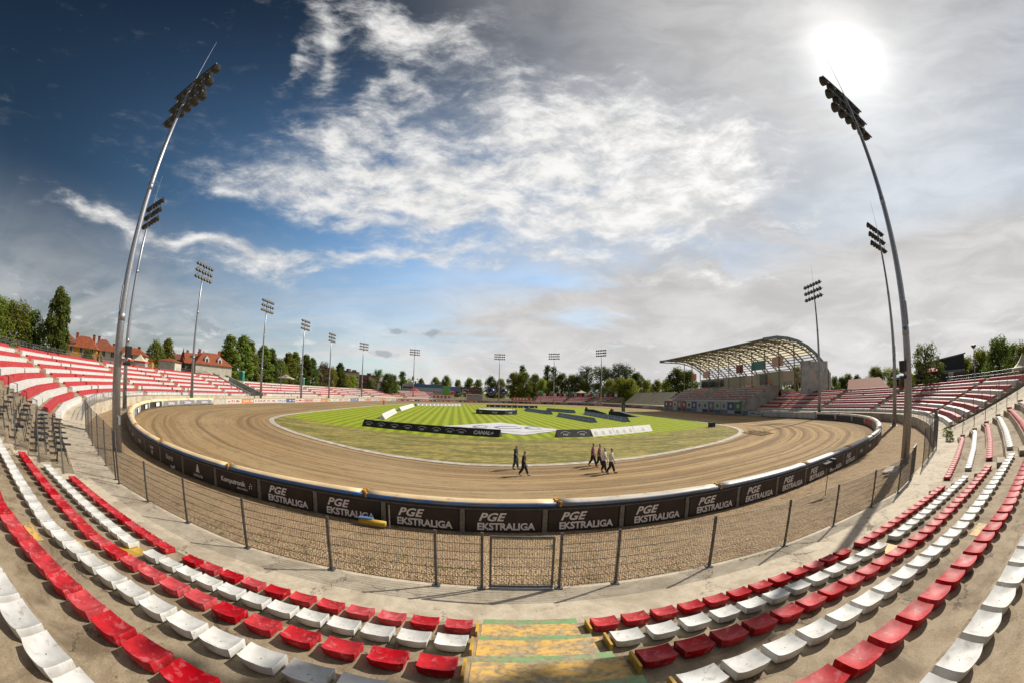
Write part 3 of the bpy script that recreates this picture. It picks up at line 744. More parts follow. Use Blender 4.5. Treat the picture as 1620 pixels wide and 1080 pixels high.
# plinth wall under the cushions, net strip and rails
w = MB(); sweep(w, [(-.10, .0), (-.10, .98), (-.04, .98), (-.04, .0)], CS0, CS1, 1.0, [0]*4); w.build('backing_board', M_BOARD, barrier)
w = MB()
sweep(w, [(.03, .96), (.03, 1.01), (.09, 1.01), (.09, .96)], CS0, CS1, 1.0, [0]*4)
sweep(w, [(.0, 1.16), (.0, 1.19), (.05, 1.19), (.05, 1.16)], CS0, CS1, 1.0, [0]*4)
w.build('rail', M_FENCE, barrier)
w = MB(); sweep(w, [(.015, 1.012), (.015, 1.155), (.022, 1.155), (.022, 1.012)], CS0, CS1, .8, [0]*4); w.build('net_strip', M_NET, barrier)
# posts and banners
PS = 3.18
posts = [-1.75+PS*k for k in range(-40, 40)]
posts = [s for s in posts if CS0 < s < CS1]
t_pge = text_mesh('PGE', .46, .35, .014, 1.06); t_eks = text_mesh('EKSTRALIGA', .405, 0., .014, .97)
t_kom = text_mesh('Komputronik', .34, 0., .008, .95); t_bi = text_mesh('biuro', .46, 0., .0, 1.0); 
def letters(parent, c, rz, items, m=M_LET):
    """items: (mesh, x, z, sx, sz) laid on the outer face, reading left to right as seen from the stand"""
    mb = MB()
    for me, x, z, sx in items:
        M = Matrix.Translation((c.x, c.y, 0)) @ Matrix.Rotation(rz, 4, 'Z') @ Matrix.Translation((x, -.004, z)) @ Matrix.Rotation(pi/2, 4, 'X') @ Matrix.Diagonal((sx, 1, 1, 1))
        vs, fs = mesh_pts(me, M); mb.raw(vs, fs)
    return mb.build('lettering', m, parent)
def shape_mesh(polys):
    vs, fs = [], []
    for P in polys:
        b = len(vs); vs += [(x, y, 0) for x, y in P]; fs.append(tuple(range(b, b+len(P))))
    me = bpy.data.meshes.new('mark'); me.from_pydata(vs, [], fs); return me
def arc_poly(cx, cy, r0, r1, a0, a1, n=12):
    A = [R(a0+(a1-a0)*i/n) for i in range(n+1)]
    return [(cx+r0*cos(a), cy+r0*sin(a)) for a in A]+[(cx+r1*cos(a), cy+r1*sin(a)) for a in reversed(A)]
mk_peak = shape_mesh([[(-.16, 0), (-.05, 0), (0, .22), (.0, .44), (-.03, .44)], [(.16, 0), (.05, 0), (.0, .22), (0, .44), (.03, .44)], [(-.05, .1), (0, .02), (.05, .1), (0, .18)]])
mk_tri = shape_mesh([[(-.16, .0), (.0, -.34), (.0, -.24), (-.08, .0)], [(.16, .0), (.0, -.34), (.0, -.24), (.08, .0)]])
mk_swish = shape_mesh([arc_poly(.1, .32, .36, .44, 235, 320), arc_poly(.15, .38, .5, .55, 240, 315)])
mk_dots = shape_mesh([arc_poly(0, 0, 0, .035, 0, 360, 8), arc_poly(.1, .04, 0, .03, 0, 360, 8), arc_poly(.05, .12, 0, .03, 0, 360, 8), arc_poly(-.01, -.10, 0, .025, 0, 360, 8), arc_poly(.09, -.08, 0, .025, 0, 360, 8)])
def strokes(n, h, w=.07, gap=.035, seed=1):
    rs = random.Random(seed); P = []; x = 0
    for k in range(n):
        P.append([(x, 0), (x+w*.3, 0), (x+w*.3, h), (x, h)]); P.append([(x+w*.3, h*(.0 if rs.random() < .5 else .75)), (x+w, h*(.0 if rs.random() < .5 else .75)), (x+w, h*.95), (x+w*.3, h*.95)]) if rs.random() < .6 else P.append([(x+w*.7, 0), (x+w, 0), (x+w, h*.8), (x+w*.7, h*.8)])
        x += w+gap
    return shape_mesh(P)
t_r, t_tex, t_sm, t_lf = strokes(7, .15, .085, .03, 2), strokes(5, .17, .1, .035, 3), strokes(9, .09, .06, .025, 4), strokes(5, .26, .13, .05, 5)
for k, s in enumerate(posts):
    p, rz = bpos(s, .05); mb = MB()
    mb.box((p.x-BO.x, p.y-BO.y, .46), (.19, .10, 1.0), 0, rz); mb.box((p.x-BO.x, p.y-BO.y, .98), (.18, .16, .03), 0, rz)
    mb.build('barrier_post', M_POST, barrier)
    if k+1 >= len(posts): continue
    q, _ = bpos(posts[k+1], .05); mid = (p+q)/2; u = (q-p).normalized(); rz = math.atan2(u.y, u.x); nrm = Vector((u.y, -u.x))
    L = (q-p).length-.30; mid = mid-BO.xy+nrm*.045
    mb = MB(); nx, nz = 12, 3; rnd = random.Random(k)
    for i in range(nx):
        for j in range(nz):
            def V(i, j):
                x = -L/2+L*i/nx; z = .06+.88*j/nz
                if j == 0: z += .02*sin(i*1.3+k)
                return Vector((mid.x, mid.y, 0))+Vector((u.x*x, u.y*x, z))+Vector((nrm.x, nrm.y, 0))*(.006*sin(i*2.1+j*1.7+k))
            mb.face([V(i, j), V(i+1, j), V(i+1, j+1), V(i, j+1)])
    ban = mb.build('banner', M_BANNER, barrier, smooth=True)
    c = mid+nrm*.016; sm = (s+posts[k+1])/2
    i0 = round((sm-(-1.75+PS/2))/PS)          # 0 = the banner straight ahead
    if i0 >= -3 and i0 <= 8: letters(ban, c, rz, [(t_pge, -.98, .52, 1.15), (t_eks, -1.03, .14, 1.0)])
    elif i0 == -4: letters(ban, c, rz, [(t_kom, -1.1, .45, 1.0), (mk_dots, .98, .52, 1.4), (t_sm, .1, .26, 1.)])
    elif i0 == -5: letters(ban, c, rz, [(mk_peak, 0, .42, 1.1), (t_r, -.42, .17, 1.1)])
    elif i0 == -6: letters(ban, c, rz, [(t_bi, -.65, .48, 1.), (mk_swish, .1, .2, 1.)])
    elif i0 == -7: letters(ban, c, rz, [(mk_tri, 0, .5, 1.2), (t_tex, -.36, .58, 1.)])
    elif i0 in (-8, -9, -10, 9, 10): letters(ban, c, rz, [(t_lf, -.5, .42, 1.)])

# boards along the straights and the far bend
wallb = empty('advertising_wall', (0, 234, 0), 0, 'low board wall with rows of advertisements round the straights and the far bend', 'board wall')
BO = Vector((0, 234, 0))
w = MB(); sweep(w, [(-.04, 0), (-.04, 1.12), (.06, 1.12), (.06, 0)], CS1+.3, BT+CS0-.3, 2., [0]*4); w.build('wall_board', M_DIRTY, wallb)
w = MB(); sweep(w, [(-.10, 1.12), (-.10, 1.2), (.10, 1.2), (.10, 1.12)], CS1+.3, BT+CS0-.3, 2., [0]*4); w.build('top_rail', mat('rail_cream', (.5, .42, .3), .6), wallb)
AD = [mat('ad_white', (.62, .60, .56), .5), mat('ad_red', (.45, .05, .045), .5), mat('ad_blue', (.05, .11, .33), .5), mat('ad_green', (.07, .28, .10), .5), mat('ad_orange', (.62, .22, .06), .5), mat('ad_black', (.03, .03, .034), .5), mat('ad_yellow', (.5, .42, .05), .5), mat('ad_maroon', (.20, .05, .05), .5), mat('ad_pink', (.55, .33, .32), .5), mat('ad_grey', (.22, .24, .27), .5)]
rnd = random.Random(3); s = CS1+.6; END = BT+CS0-.6; npan = 0
f_ring = shape_mesh([arc_poly(0, .45, .22, .38, 0, 360, 18)])
while s < END and npan < 98:
    p0, _ = bpos(s); Lw = 5.0 + rnd.random()*2.5
    y, x = p0.y, p0.x
    if x > 40 and y < 150: pal = [0, 9, 5, 9, 2, 5, 1, 9]
    elif y > 150 and x > -8: pal = [5, 5, 9, 5, 5, 0, 5]
    elif y > 195: pal = [7, 5, 1, 5, 7]
    elif x < 0 and y > 185: pal = [6, 0, 0]
    elif x < 0: pal = [0, 0, 4, 0, 8, 0, 2, 0]
    if Lw+s > END: break
    a, b = bpos(s+.05, -.055)[0]-BO.xy, bpos(s+Lw-.05, -.055)[0]-BO.xy; u = (b-a).normalized(); nrm = Vector((-u.y, u.x))
    mb = MB(); c = pal[npan % len(pal)]
    for q0, q1, z0, z1, o_, mm in ((a, b, .1, 1.05, 0, c),):
        mb.face([(q1.x, q1.y, z0), (q0.x, q0.y, z0), (q0.x, q0.y, z1), (q1.x, q1.y, z1)], mm)
    # simple mark shapes: stripes and discs, each its own printed colour
    fg = {0: rnd.choice([1, 2, 3, 1]), 5: 0, 9: 0, 1: 0, 2: 0, 4: 0, 3: 0, 6: 3, 7: 0, 8: 1}[c]
    k = 0.; 
    while k < Lw-1.2:
        if rnd.random() < .75:
            wd = .25+rnd.random()*.5; x0 = a+u*(k+.35)+nrm*.006; x1 = x0+u*wd; zz = .32+rnd.random()*.1; hh = .25+rnd.random()*.25
            mb.face([(x1.x, x1.y, zz), (x0.x, x0.y, zz), (x0.x, x0.y, zz+hh), (x1.x, x1.y, zz+hh)], fg)
        k += .75
    mb.build('advertising_panel', AD, wallb)
    s += Lw; npan += 1
# printed cushion faces on the inner side, seen across the track on the left and right bends
BO = Vector((0, 15.9, 0))
def inner_panel(s0, s1, c, marks, name='printed_panel'):
    mb = MB(); a, b = bpos(s0, -.672)[0]-BO.xy, bpos(s1, -.672)[0]-BO.xy; n = 4
    for i in range(n):
        p, q = bpos(s0+(s1-s0)*i/n, -.675)[0]-BO.xy, bpos(s0+(s1-s0)*(i+1)/n, -.675)[0]-BO.xy
        mb.face([(q.x, q.y, .18), (p.x, p.y, .18), (p.x, p.y, .98), (q.x, q.y, .98)], c)
    o = mb.build(name, AD, barrier)
    if marks:
        u = (b-a).normalized(); mid = (a+b)/2+Vector((-u.y, u.x))*.10; letters(o, mid, math.atan2(-u.y, -u.x), marks, M_LET)
t_can = text_mesh('CANAL+', .62, 0, .014, .9); t_ssk = shape_mesh([[(0, 0), (1.5, 0), (1.5, .55), (0, .55)]])
for k, s in enumerate(np.arange(CS0+1.2, CS0+52, 6.6)):
    if k < 3: inner_panel(s, s+5.6, 9, [(t_can, -1.3, .36, 1.2)])
    elif k < 6: inner_panel(s, s+5.6, 5 if k != 5 else 9, [(t_ssk, -.2, .32, 1.0)])
    else: inner_panel(s, s+5.6, 0, [])
for k, s in enumerate(np.arange(CS1-52, CS1-6, 6.4)):
    inner_panel(s, s+5.7, [9, 1, 5, 5, 5, 0, 0, 0][k % 8], [(f_ring, x, .15, .8) for x in (-1.8, 0, 1.8)] if k >= 5 else [])

# ------------------------------------------------------------------ mesh fences
def fence_panel(mb, a, b, z0, z1, pitch=.05, wire=.0042, hbars=None):
    a, b = Vector(a), Vector(b); L = (b-a).length; u = (b-a)/L; n = int(L/pitch)
    for i in range(1, n):
        p = a+u*(L*i/n); mb.tube([(p.x, p.y, z0), (p.x, p.y, z1)], wire, 3, 0, False)
    k = hbars or max(4, int((z1-z0)/.2)+1)
    for i in range(k):
        z = z0+.02+(z1-z0-.04)*i/(k-1)
        mb.tube([(a.x, a.y, z), (b.x, b.y, z)], .0048, 3, 0, False)
        mb.tube([(a.x+.006, a.y, z+.008), (b.x, b.y+.006, z+.008)], .0040, 3, 0, False)
def mesh_fence(P, h, label, z=ZW, pr=.035, pitch=.05, lean=0., name='mesh_fence', wire=.0042):
    o = Vector((P[0][0], P[0][1], z)); root = empty(name, o, 0, label, 'fence')
    Q = [Vector(p)-o.xy for p in P]
    for i, q in enumerate(Q):
        mb = MB(); mb.box((q.x, q.y, h/2+.02), (pr*1.7, pr*1.2, h+.04), 0, 0); mb.box((q.x, q.y, .01), (.17, .17, .02)); mb.box((q.x, q.y, h+.045), (pr*1.8, pr*1.3, .012))
        for zz in (.15, h*.55, h-.1): mb.box((q.x, q.y-.025, zz), (.05, .03, .05))
        mb.build('fence_post', M_FENCE, root)
        if i+1 < len(Q):
            mb = MB(); fence_panel(mb, Q[i], Q[i+1], .05, h, pitch, wire); mb.build('mesh_panel', M_FENCE, root)
    return root
FO = WOFF+.10
fl = [bp(0., FO)+Vector((-.05, 0))]
def along(s0, sgn, first, step, n, off=FO):
    """points along the fence line"""
    out = []; ss = [(s0+sgn*i*.02) for i in range(0, 2500)]; last = bp(s0, off); acc = 0; nextd = first; last_s = s0
    for s in ss:
        p = bp(s, off); acc += (p-last).length; last = p
        if acc >= nextd: out.append((p.x, p.y)); nextd += step
        if len(out) >= n: break
    return out
Lp = [(-.52, 8.32)]+along(0., -1, .95, 2.5, 6)
mesh_fence(Lp, 1.3, 'grey welded mesh fence left of the small gate')
Rp = [(1.12, 8.36)]+along(1., 1, 1.05, 2.55, 7)
mesh_fence(Rp, 1.3, 'grey welded mesh fence right of the small gate')
# the gate straight ahead
gt = empty('mesh_gate', (-.34, 8.33, ZW), 0, 'small grey mesh gate in the fence straight ahead', 'gate')
mb = MB()
for x in (0., 1.30): mb.box((x, 0, .66), (.05, .04, 1.24))
mb.box((.65, 0, 1.26), (1.25, .04, .05)); mb.box((.65, 0, .07), (1.25, .04, .05)); mb.build('gate_frame', M_FENCE, gt)
mb = MB(); fence_panel(mb, (.03, 0), (1.27, 0), .1, 1.23); mb.build('mesh_panel', M_FENCE, gt)
mb = MB(); mb.box((1.20, -.04, 1.08), (.13, .02, .025)); mb.box((1.26, -.03, 1.05), (.03, .03, .12)); mb.build('latch', M_GALV, gt)
mb = MB(); mb.box((.65, -.02, .012), (1.35, .10, .024)); mb.build('threshold', M_GALV, gt)
# further right, a darker fence round the bend and its open gate
def base_pts(s0, s1, step, off):
    ss = np.arange(s0, s1, .01); out = []; last = None
    for s in ss:
        p = bp(s, off)
        if last is None or (p-last).length >= step: out.append((p.x, p.y)); last = p
    return out
R2 = base_pts(par(21.5, 10.5), par(38, 19.5), 2.5, FO)
mesh_fence(R2, 1.9, 'taller dark mesh fence beside the big light mast on the right', pitch=.10)
gr = [(Rp[-1][0]+.3, Rp[-1][1]+.15), (Rp[-1][0]+1.5, Rp[-1][1]+.75)]
g2 = empty('mesh_gate', (*gr[0], ZW), math.atan2(gr[1][1]-gr[0][1], gr[1][0]-gr[0][0]), 'dark framed gate before the big light mast on the right', 'gate')
mb = MB(); 
for x in (0, 1.35): mb.box((x, 0, .7), (.05, .05, 1.4))
mb.box((.67, 0, 1.38), (1.4, .05, .05)); mb.box((.67, 0, .08), (1.4, .05, .05)); mb.build('gate_frame', M_FENCE, g2)
mb = MB(); fence_panel(mb, (.03, 0), (1.3, 0), .1, 1.36, .06); mb.build('mesh_panel', M_FENCE, g2)
# left sector: fence climbing beside the black desks and the taller one on the walkway
L2 = base_pts(par(-26.5, 12.6), par(-14.8, 7.2), 2.4, FO)
mesh_fence(L2, 1.9, 'tall mesh fence on the walkway beside the big light mast on the left', pitch=.11)
def side_fence(s, label, h=1.9, rows=9):
    o = bp(s, WOFF); root = empty('stepped_fence', (*o, ZW), 0, label, 'fence'); prev = None
    for i in range(rows+1):
        d = WOFF if i == 0 else -.28+TREAD*(i-.6)*1.; z = 0 if i == 0 else ZT1+RISE*(i-1)-ZW
        if i > 0: d = -.28+TREAD*(i-.5)
        p = bp(s, d)-o
        mb = MB(); mb.box((p.x, p.y, z+h/2), (.05, .05, h)); mb.build('fence_post', M_FENCE, root)
        if prev is not None:
            q, qz = prev; mb = MB(); L = (p-q).length; n = int(L/.06)
            for k in range(n):
                t = k/n; r_ = q.lerp(p, t); zz = qz+(z-qz)*t; mb.tube([(r_.x, r_.y, zz+.05), (r_.x, r_.y, zz+h)], .003, 3, 0, False)
            for k in range(8): zz = .08+(h-.1)*k/7; mb.tube([(q.x, q.y, qz+zz), (p.x, p.y, z+zz)], .005, 3, 0, False)
            mb.build('mesh_panel', M_FENCE, root)
        prev = (p, z)
side_fence(par(-15.0, 7.45), 'mesh fence climbing between the red and white seats and the black desks')
side_fence(par(31.4, 15.0), 'dark mesh fence climbing the near edge of the ramp on the right', 1.5, 8)
side_fence(par(38.2, 19.3), 'dark mesh fence climbing the far edge of the ramp on the right', 1.5, 9)
# pipe railing along the walkway of the side stands
def railing(s0, s1, off, z, h, label, step=2.0, cat='railing'):
    P = base_pts(s0, s1, step, off); o = Vector((P[0][0], P[0][1], z)); root = empty('pipe_railing', o, 0, label, cat)
    b = MB()
    for p in P: a = MB(); a.tube([(p[0]-o.x, p[1]-o.y, 0), (p[0]-o.x, p[1]-o.y, h)], .028, 5); a.build('upright', M_GALV, root)
    for zz in (h, h*.55, .12):
        b.tube([(p[0]-o.x, p[1]-o.y, zz) for p in P], .024, 5)
    n = MB()
    for p, q in zip(P[:-1], P[1:]):
        for k in range(1, 10):
            t = k/10; x, y = p[0]+(q[0]-p[0])*t-o.x, p[1]+(q[1]-p[1])*t-o.y; n.tube([(x, y, .12), (x, y, h)], .009, 3, 0, False)
    b.build('pipe', M_GALV, root); n.build('bars', M_GALV, root)
railing(S_L4E, par(-30, 14.1), FO, ZW, 1.05, 'grey pipe railing in front of the left stand')
railing(par(39, 20), par(60.8, 75), FO, ZW, 1.05, 'grey pipe railing in front of the right stand', 2.4)
railing(S_L4E, par(-32, 15.1), -.28+TREAD*12+2.6, ZT1+RISE*11, 1.0, 'thin grey railing along the top of the left stand', 2.5)
railing(par(38.8, 19.7), par(60.7, 50), -.28+TREAD*10+2.6, ZT1+RISE*9, 1.0, 'thin grey railing along the top of the right stand', 2.5)
railing(S_L5-3.4, S_L5-.1, FO, ZW, 1.0, 'pale railing in front of the far left stand', 4.)

# ------------------------------------------------------------------ floodlight masts
def lamp_bank(rows=3, n=6, w=6.4, rh=1.3):
    fr, lm, spots = MB(), MB(), []
    for r in range(rows):
        z = -r*rh; fr.box((0, 0, z), (w, .12, .10)); fr.box((0, .28, z+.06), (w*.9, .05, .05))
        spots += [(-w/2+w*(i+.5)/n, 0, z) for i in range(n)]
    M = Matrix.Translation((0, .30, -.02)) @ Matrix.Rotation(R(-62), 4, 'X')     # round lamp tilted down towards the track (local +y)
    prof = [(.1, -.36), (.24, -.28), (.36, -.03), (.41, .18), (.41, .22)]; m = 10
    vs = [M @ Vector((r_*cos(2*pi*j/m), r_*sin(2*pi*j/m), zz)) for r_, zz in prof for j in range(m)]
    lm.raw(vs, [(k*m+j, k*m+(j+1) % m, (k+1)*m+(j+1) % m, (k+1)*m+j) for k in range(4) for j in range(m)]+[tuple(range(m-1, -1, -1))])
    lm.raw([M @ Vector((.38*cos(2*pi*j/m), .38*sin(2*pi*j/m), .20)) for j in range(m)], [tuple(range(m))], 1)
    lm.box((0, .12, 0), (.05, .3, .22))
    fr.box((0, 0, -rh*(rows-1)/2), (.16, .16, rh*(rows-1)+.3))
    fr.box((-w*.3, .0, -rh*(rows-1)/2), (.06, .06, rh*(rows-1))); fr.box((w*.3, .0, -rh*(rows-1)/2), (.06, .06, rh*(rows-1)))
    return fr, spots, lm
M_LAMP = mat('floodlight_housing', (.045, .045, .04), .5, .3)
M_LGLASS = mat('floodlight_glass', (.22, .18, .13), .12, .0, rgb2=(.15, .12, .09))
LB = []
def mast(loc, hl, label, face=None, r0=.36):
    root = empty('floodlight_mast', (loc[0], loc[1], 0), 0, label, 'light mast', 'floodlight masts round the stadium')
    H = hl+1.1; mb = MB(); mb.tube([(0, 0, -.1), (0, 0, H*.33), (0, 0, H*.66), (0, 0, H)], [r0, r0*.76, r0*.54, r0*.32], 16)
    for z in (H*.33, H*.66): mb.tube([(0, 0, z-.4), (0, 0, z+.1)], [r0*.8 if z < H/2 else r0*.58]*2, 16)
    mb.build('pole', M_GALV, root, smooth=True)
    mb = MB(); mb.lathe([(r0*1.7, 0), (r0*1.7, .05), (r0*1.05, .05), (r0*1.02, .25)], 16)
    for k in range(10): a = 2*pi*k/10; mb.tube([(r0*1.4*cos(a), r0*1.4*sin(a), .03), (r0*1.4*cos(a), r0*1.4*sin(a), .15)], .03, 5)
    mb.build('base_flange', M_GALV, root)
    mb = MB(); mb.tube([(.12, 0, H-.4), (.12, 0, H+4.4)], [.035, .012], 5); mb.build('lightning_rod', M_GALV, root)
    if loc[1] < 40: face = (loc[0]-math.copysign(.28, loc[0])*50, loc[1]+48)
    fx, fy = (face or (-2, max(68, min(160, loc[1])))); d = math.atan2(fy-loc[1], fx-loc[0])-pi/2
    if not LB:
        fr, spots, lm = lamp_bank(); o_ = fr.build('lamp_frame', M_DSTEEL); p_ = lm.build('floodlight', [M_LAMP, M_LGLASS]); LB.extend([o_.data, spots, p_.data])
        bpy.data.objects.remove(o_); bpy.data.objects.remove(p_)
    bk = bpy.data.objects.new('lamp_frame', LB[0]); link(bk, root); bk.location = (0, 0, H); bk.rotation_euler = (0, 0, d)
    for sp in LB[1]: fo = bpy.data.objects.new('floodlight', LB[2]); link(fo, bk); fo.location = sp
    # climbing bracket
    mb = MB(); mb.box((0, -r0*.8, H*.33+1.), (.12, .08, 1.5)); mb.box((r0*.9, 0, 2.2), (.1, .2, .5)); mb.build('cable_box', M_GALV, root)
    return root
MASTS = [((-23.75, 16.3), 25.0, 'tall grey floodlight mast nearest on the left, rising over the black desks'), ((24.9, 16.8), 26.0, 'tall grey floodlight mast nearest on the right, its lamps just below the sun'),
 ((-48.5, 34.9), 26.0, 'floodlight mast half hidden behind the nearest left mast'), ((51.0, 37.1), 26.0, 'floodlight mast just left of the nearest right mast'),
 ((-62.4, 64.0), 26.0, 'floodlight mast rising before the third aisle of the left stand'), ((58.7, 63.4), 24.6, 'floodlight mast standing next to the right end of the canopy'),
 ((-65.6, 96.0), 25.3, 'floodlight mast at the gap between the left stand and the far left stand'), ((-69.5, 127.), 25.1, 'floodlight mast before the far left stand with a small tent behind'),
 ((-71, 153.5), 24.3, 'floodlight mast on the left before the last poplars'), ((-69., 186.5), 24.6, 'floodlight mast near the pale apartment blocks'),
 ((-53, 225.), 26.1, 'floodlight mast in front of the long blue hall'), ((-6.8, 240.), 26.1, 'floodlight mast between the two navy balloons'),
 ((23.2, 228.), 26, 'floodlight mast in front of the twin thin poplars'), ((44.4, 204.5), 26, 'floodlight mast left of the airy tall trees')]
for p, h, lb in MASTS: mast(p, h, lb)
# loudspeakers strapped to the two nearest masts
def speaker(loc, rz, label):
    root = empty('loudspeaker', loc, rz, label, 'loudspeaker', 'loudspeakers hung on the masts')
    mb = MB(); mb.prism([(-.2, -.34), (.2, -.34), (.26, .34), (-.26, .34)], -.2, .2); mb.build('cabinet', M_BLACK, root)
    mb = MB(); mb.tube([(.2, 0, .1), (.75, 0, -.1)], .04, 6); mb.tube([(.2, 0, -.25), (.75, 0, -.9)], .04, 6); mb.build('bracket', M_GALV, root)
    mb = MB(); mb.tube([(.35, .25, -.75), (.35, -.25, -.65)], [.06, .17], 10); mb.build('horn', M_BLACK, root)
speaker((-23.0, 16.7, 6.4), R(160), 'black loudspeaker box on the nearest left mast')
speaker((24.3, 16.9, 6.6), R(20), 'black loudspeaker box on the nearest right mast')

# ------------------------------------------------------------------ infield things
M_MARK = mat('printed_white', (.66, .66, .68), .6); M_AB = mat('a_board_black', (.024, .022, .024), .55, rgb2=(.034, .03, .03))
M_AW = mat('a_board_white', (.62, .60, .59), .55, rgb2=(.52, .50, .49), scale=2); M_AG = mat('a_board_grey', (.17, .20, .26), .55, rgb2=(.09, .10, .14), scale=1.5, coord='World')
arc = shape_mesh([arc_poly(0, -.25, .62, .68, 30, 150, 14)]); t_ps = text_mesh('PGE', .34, .3, .01)
t_c = text_mesh('CANAL+', .72, .1, .03, 1.0)
def a_board(p0, p1, label, mm, h=.95, dpt=1.3, marks='', group='tent-shaped advertising boards on the infield'):
    """triangular prism standing on the grass from p0 to p1; the marks read from the south"""
    a, b = Vector(p0), Vector(p1); u = (b-a).normalized(); L = (b-a).length-.06; rz = math.atan2(u.y, u.x)
    root = empty('advertising_board', (a.x, a.y, .02), rz, label, 'advertising board', group)
    mb = MB(); mb.raw([(0, -dpt/2, 0), (L, -dpt/2, 0), (L, 0, h), (0, 0, h), (0, dpt/2, 0), (L, dpt/2, 0)], [(0, 1, 2, 3), (3, 2, 5, 4), (0, 3, 4), (1, 5, 2), (0, 4, 5, 1)])
    o = mb.build('cover', mm, root)
    sl_ = math.hypot(dpt/2, h); ang = math.atan2(h, dpt/2); lm = MB()
    def put(me, x, y, sx=1., sy=1.):
        M = Matrix.Translation((0, -dpt/2, 0)) @ Matrix.Rotation(ang, 4, 'X') @ Matrix.Translation((x, y, .012)) @ Matrix.Diagonal((sx, sy, 1, 1))
        vs, fs = mesh_pts(me, M); lm.raw(vs, fs)
    if marks:
        items = marks.split(',')
        for i, it in enumerate(items):
            x = L*(i+.5)/len(items)
            if it == 'p': put(arc, x, .48, 1.15, .9); put(t_ps, x-.36, .28, 1.15, 1.0)
            if it == 'c': put(t_c, x-1.35, .3, .95, 1.0)
            if it == 'r':
                q = shape_mesh([[(-.28, 0), (.28, 0), (.2, .55), (-.2, .55)]]); put(q, x, .2, 1, 1)
            if it == 't': put(strokes(5, .34, .14, .05, 6), x-.4, .3)
    if lm.v: lm.build('lettering', M_MARK if mm is not M_AW else mat('soft_grey_print', (.42, .42, .46), .6), root)
    return root
c0, c1 = Vector((-20.9, 57.9)), Vector((-1.1, 52.5))
for i, (t0, t1, mk, lb) in enumerate(((0, .25, 'p,p', 'black advertising board at the far left end of the canal row'), (.25, .5, 'p,p', 'black advertising board, second of the row in front of the pitch'), (.5, .75, 'p,p', 'black advertising board in the middle of the row before the white sheet'), (.75, 1.0, 'p,p', 'x'))):
    if i < 3: a_board(c0.lerp(c1, t0*.84), c0.lerp(c1, t1*.84), lb, M_AB, marks=mk)
a_board(c0.lerp(c1, .63), c0.lerp(c1, .79), 'black board with two arc marks beside the large white lettering', M_AB, marks='p,p')
a_board(c0.lerp(c1, .79), c1, 'black advertising board with large white CANAL+ lettering', M_AB, marks='c')
d0, d1 = Vector((5.9, 53.6)), Vector((10.4, 54.4))
a_board(d0, d1, 'black board with two white arc marks right of the white sheet', M_AB, marks='p,p')
e1 = Vector((21.0, 60.9)); e0 = Vector((10.5, 54.5))
for i, lb in enumerate(('white advertising board touching the short black one', 'middle white advertising board of the right-hand row', 'white advertising board at the far right end of its row')):
    a_board(e0.lerp(e1, i/3), e0.lerp(e1, (i+1)/3), lb, M_AW, marks='r,r,r' if i < 2 else 'r')
for p0, p1, lb, m_, mk, n in (((-22.9, 72.8), (-27.6, 98.), 'long row of white boards leading away on the left of the pitch', M_AW, '', 4), ((-28.6, 106), (-33.0, 140.), 'far row of white boards on the left of the pitch', M_AW, '', 4),
    ((-33.4, 146.6), (-19.6, 165), 'black and white boards across the far left of the pitch', M_AB, 'r,r,r,r', 3), ((-9.2, 163.2), (10.4, 162.4), 'black boards across the far middle of the pitch', M_AB, 'r,r,r', 3),
    ((11.9, 103.5), (16.4, 81.0), 'dark grey boards in the nearer row right of the stage', M_AG, '', 4), ((20.4, 114), (23.4, 81.8), 'dark grey boards in the row behind the black ramps', M_AG, '', 4),
    ((4.9, 135.6), (10.9, 113.2), 'dark grey boards leading away just right of the stage', M_AG, '', 3), ((12.0, 138.2), (18.6, 121.9), 'dark grey boards behind the nearer dark row', M_AG, '', 3)):
    a, b = Vector(p0), Vector(p1); nm = ['nearest', 'second', 'third', 'farthest']
    for i in range(n):
        a_board(a.lerp(b, i/n), a.lerp(b, (i+1)/n), f"{nm[(n-1-i if m_ is M_AG else i)] if (n-1-i if m_ is M_AG else i) < n-1 or n == 4 else 'farthest'} of the {lb}", m_, marks='r,t,r,t' if m_ is M_AG else (mk or 'r,r,r,r'))
# big white sheet
sh = MB(); S = [Vector((-10.9, 64.9)), Vector((1.9, 55.4)), Vector((8.2, 63.8)), Vector((-1.9, 78.2))]
n = 10
for i in range(n):
    for j in range(n):
        def V(i, j):
            a = S[0].lerp(S[1], i/n); b = S[3].lerp(S[2], i/n); p = a.lerp(b, j/n); return (p.x, p.y, .075+.03*sin(i*1.9)*cos(j*1.7))
        sh.face([V(i, j), V(i+1, j), V(i+1, j+1), V(i, j+1)])
so = sh.build('ground_sheet', mat('sheet_white', (.62, .62, .63), .6, rgb2=(.52, .52, .54), scale=.4, coord='World'), label='large white diamond-shaped sheet spread on the pitch', cat='ground sheet', smooth=True)
pr = MB(); u = (S[1]-S[0]).normalized(); v = Vector((-u.y, u.x)); c = (S[0]+S[1]+S[2]+S[3])/4
def rib(pts, w, mi=0):
    for a, b in zip(pts[:-1], pts[1:]):
        t = (b-a).normalized()*w/2; nn = Vector((-t.y, t.x)); pr.face([(*(a-nn), .13), (*(b-nn), .13), (*(b+nn), .13), (*(a+nn), .13)], mi)
X = Vector((1, 0)); Y = Vector((0, 1))
cc = Vector((-.3, 66.6))
for k, (rx, x0) in enumerate(((2.0, 0.), (1.2, -4.2), (1.3, 4.1))):
    P = [cc+X*(x0+rx*cos(a))+Y*(2.3*sin(a)) for a in [R(40+i*20) for i in range(15 if k else 17)]]; rib(P, .45, 0)
rib([S[0].lerp(S[1], .15)+Y*2.2, S[1]+Y*3.2], .25, 1); rib([S[1]+Y*3.2, S[2].lerp(S[1], .1)+Y*1.], .2, 1)
pr.build('printed_mark', [mat('sheet_print_grey', (.16, .19, .24), .6), mat('sheet_print_red', (.45, .12, .12), .6)], so)
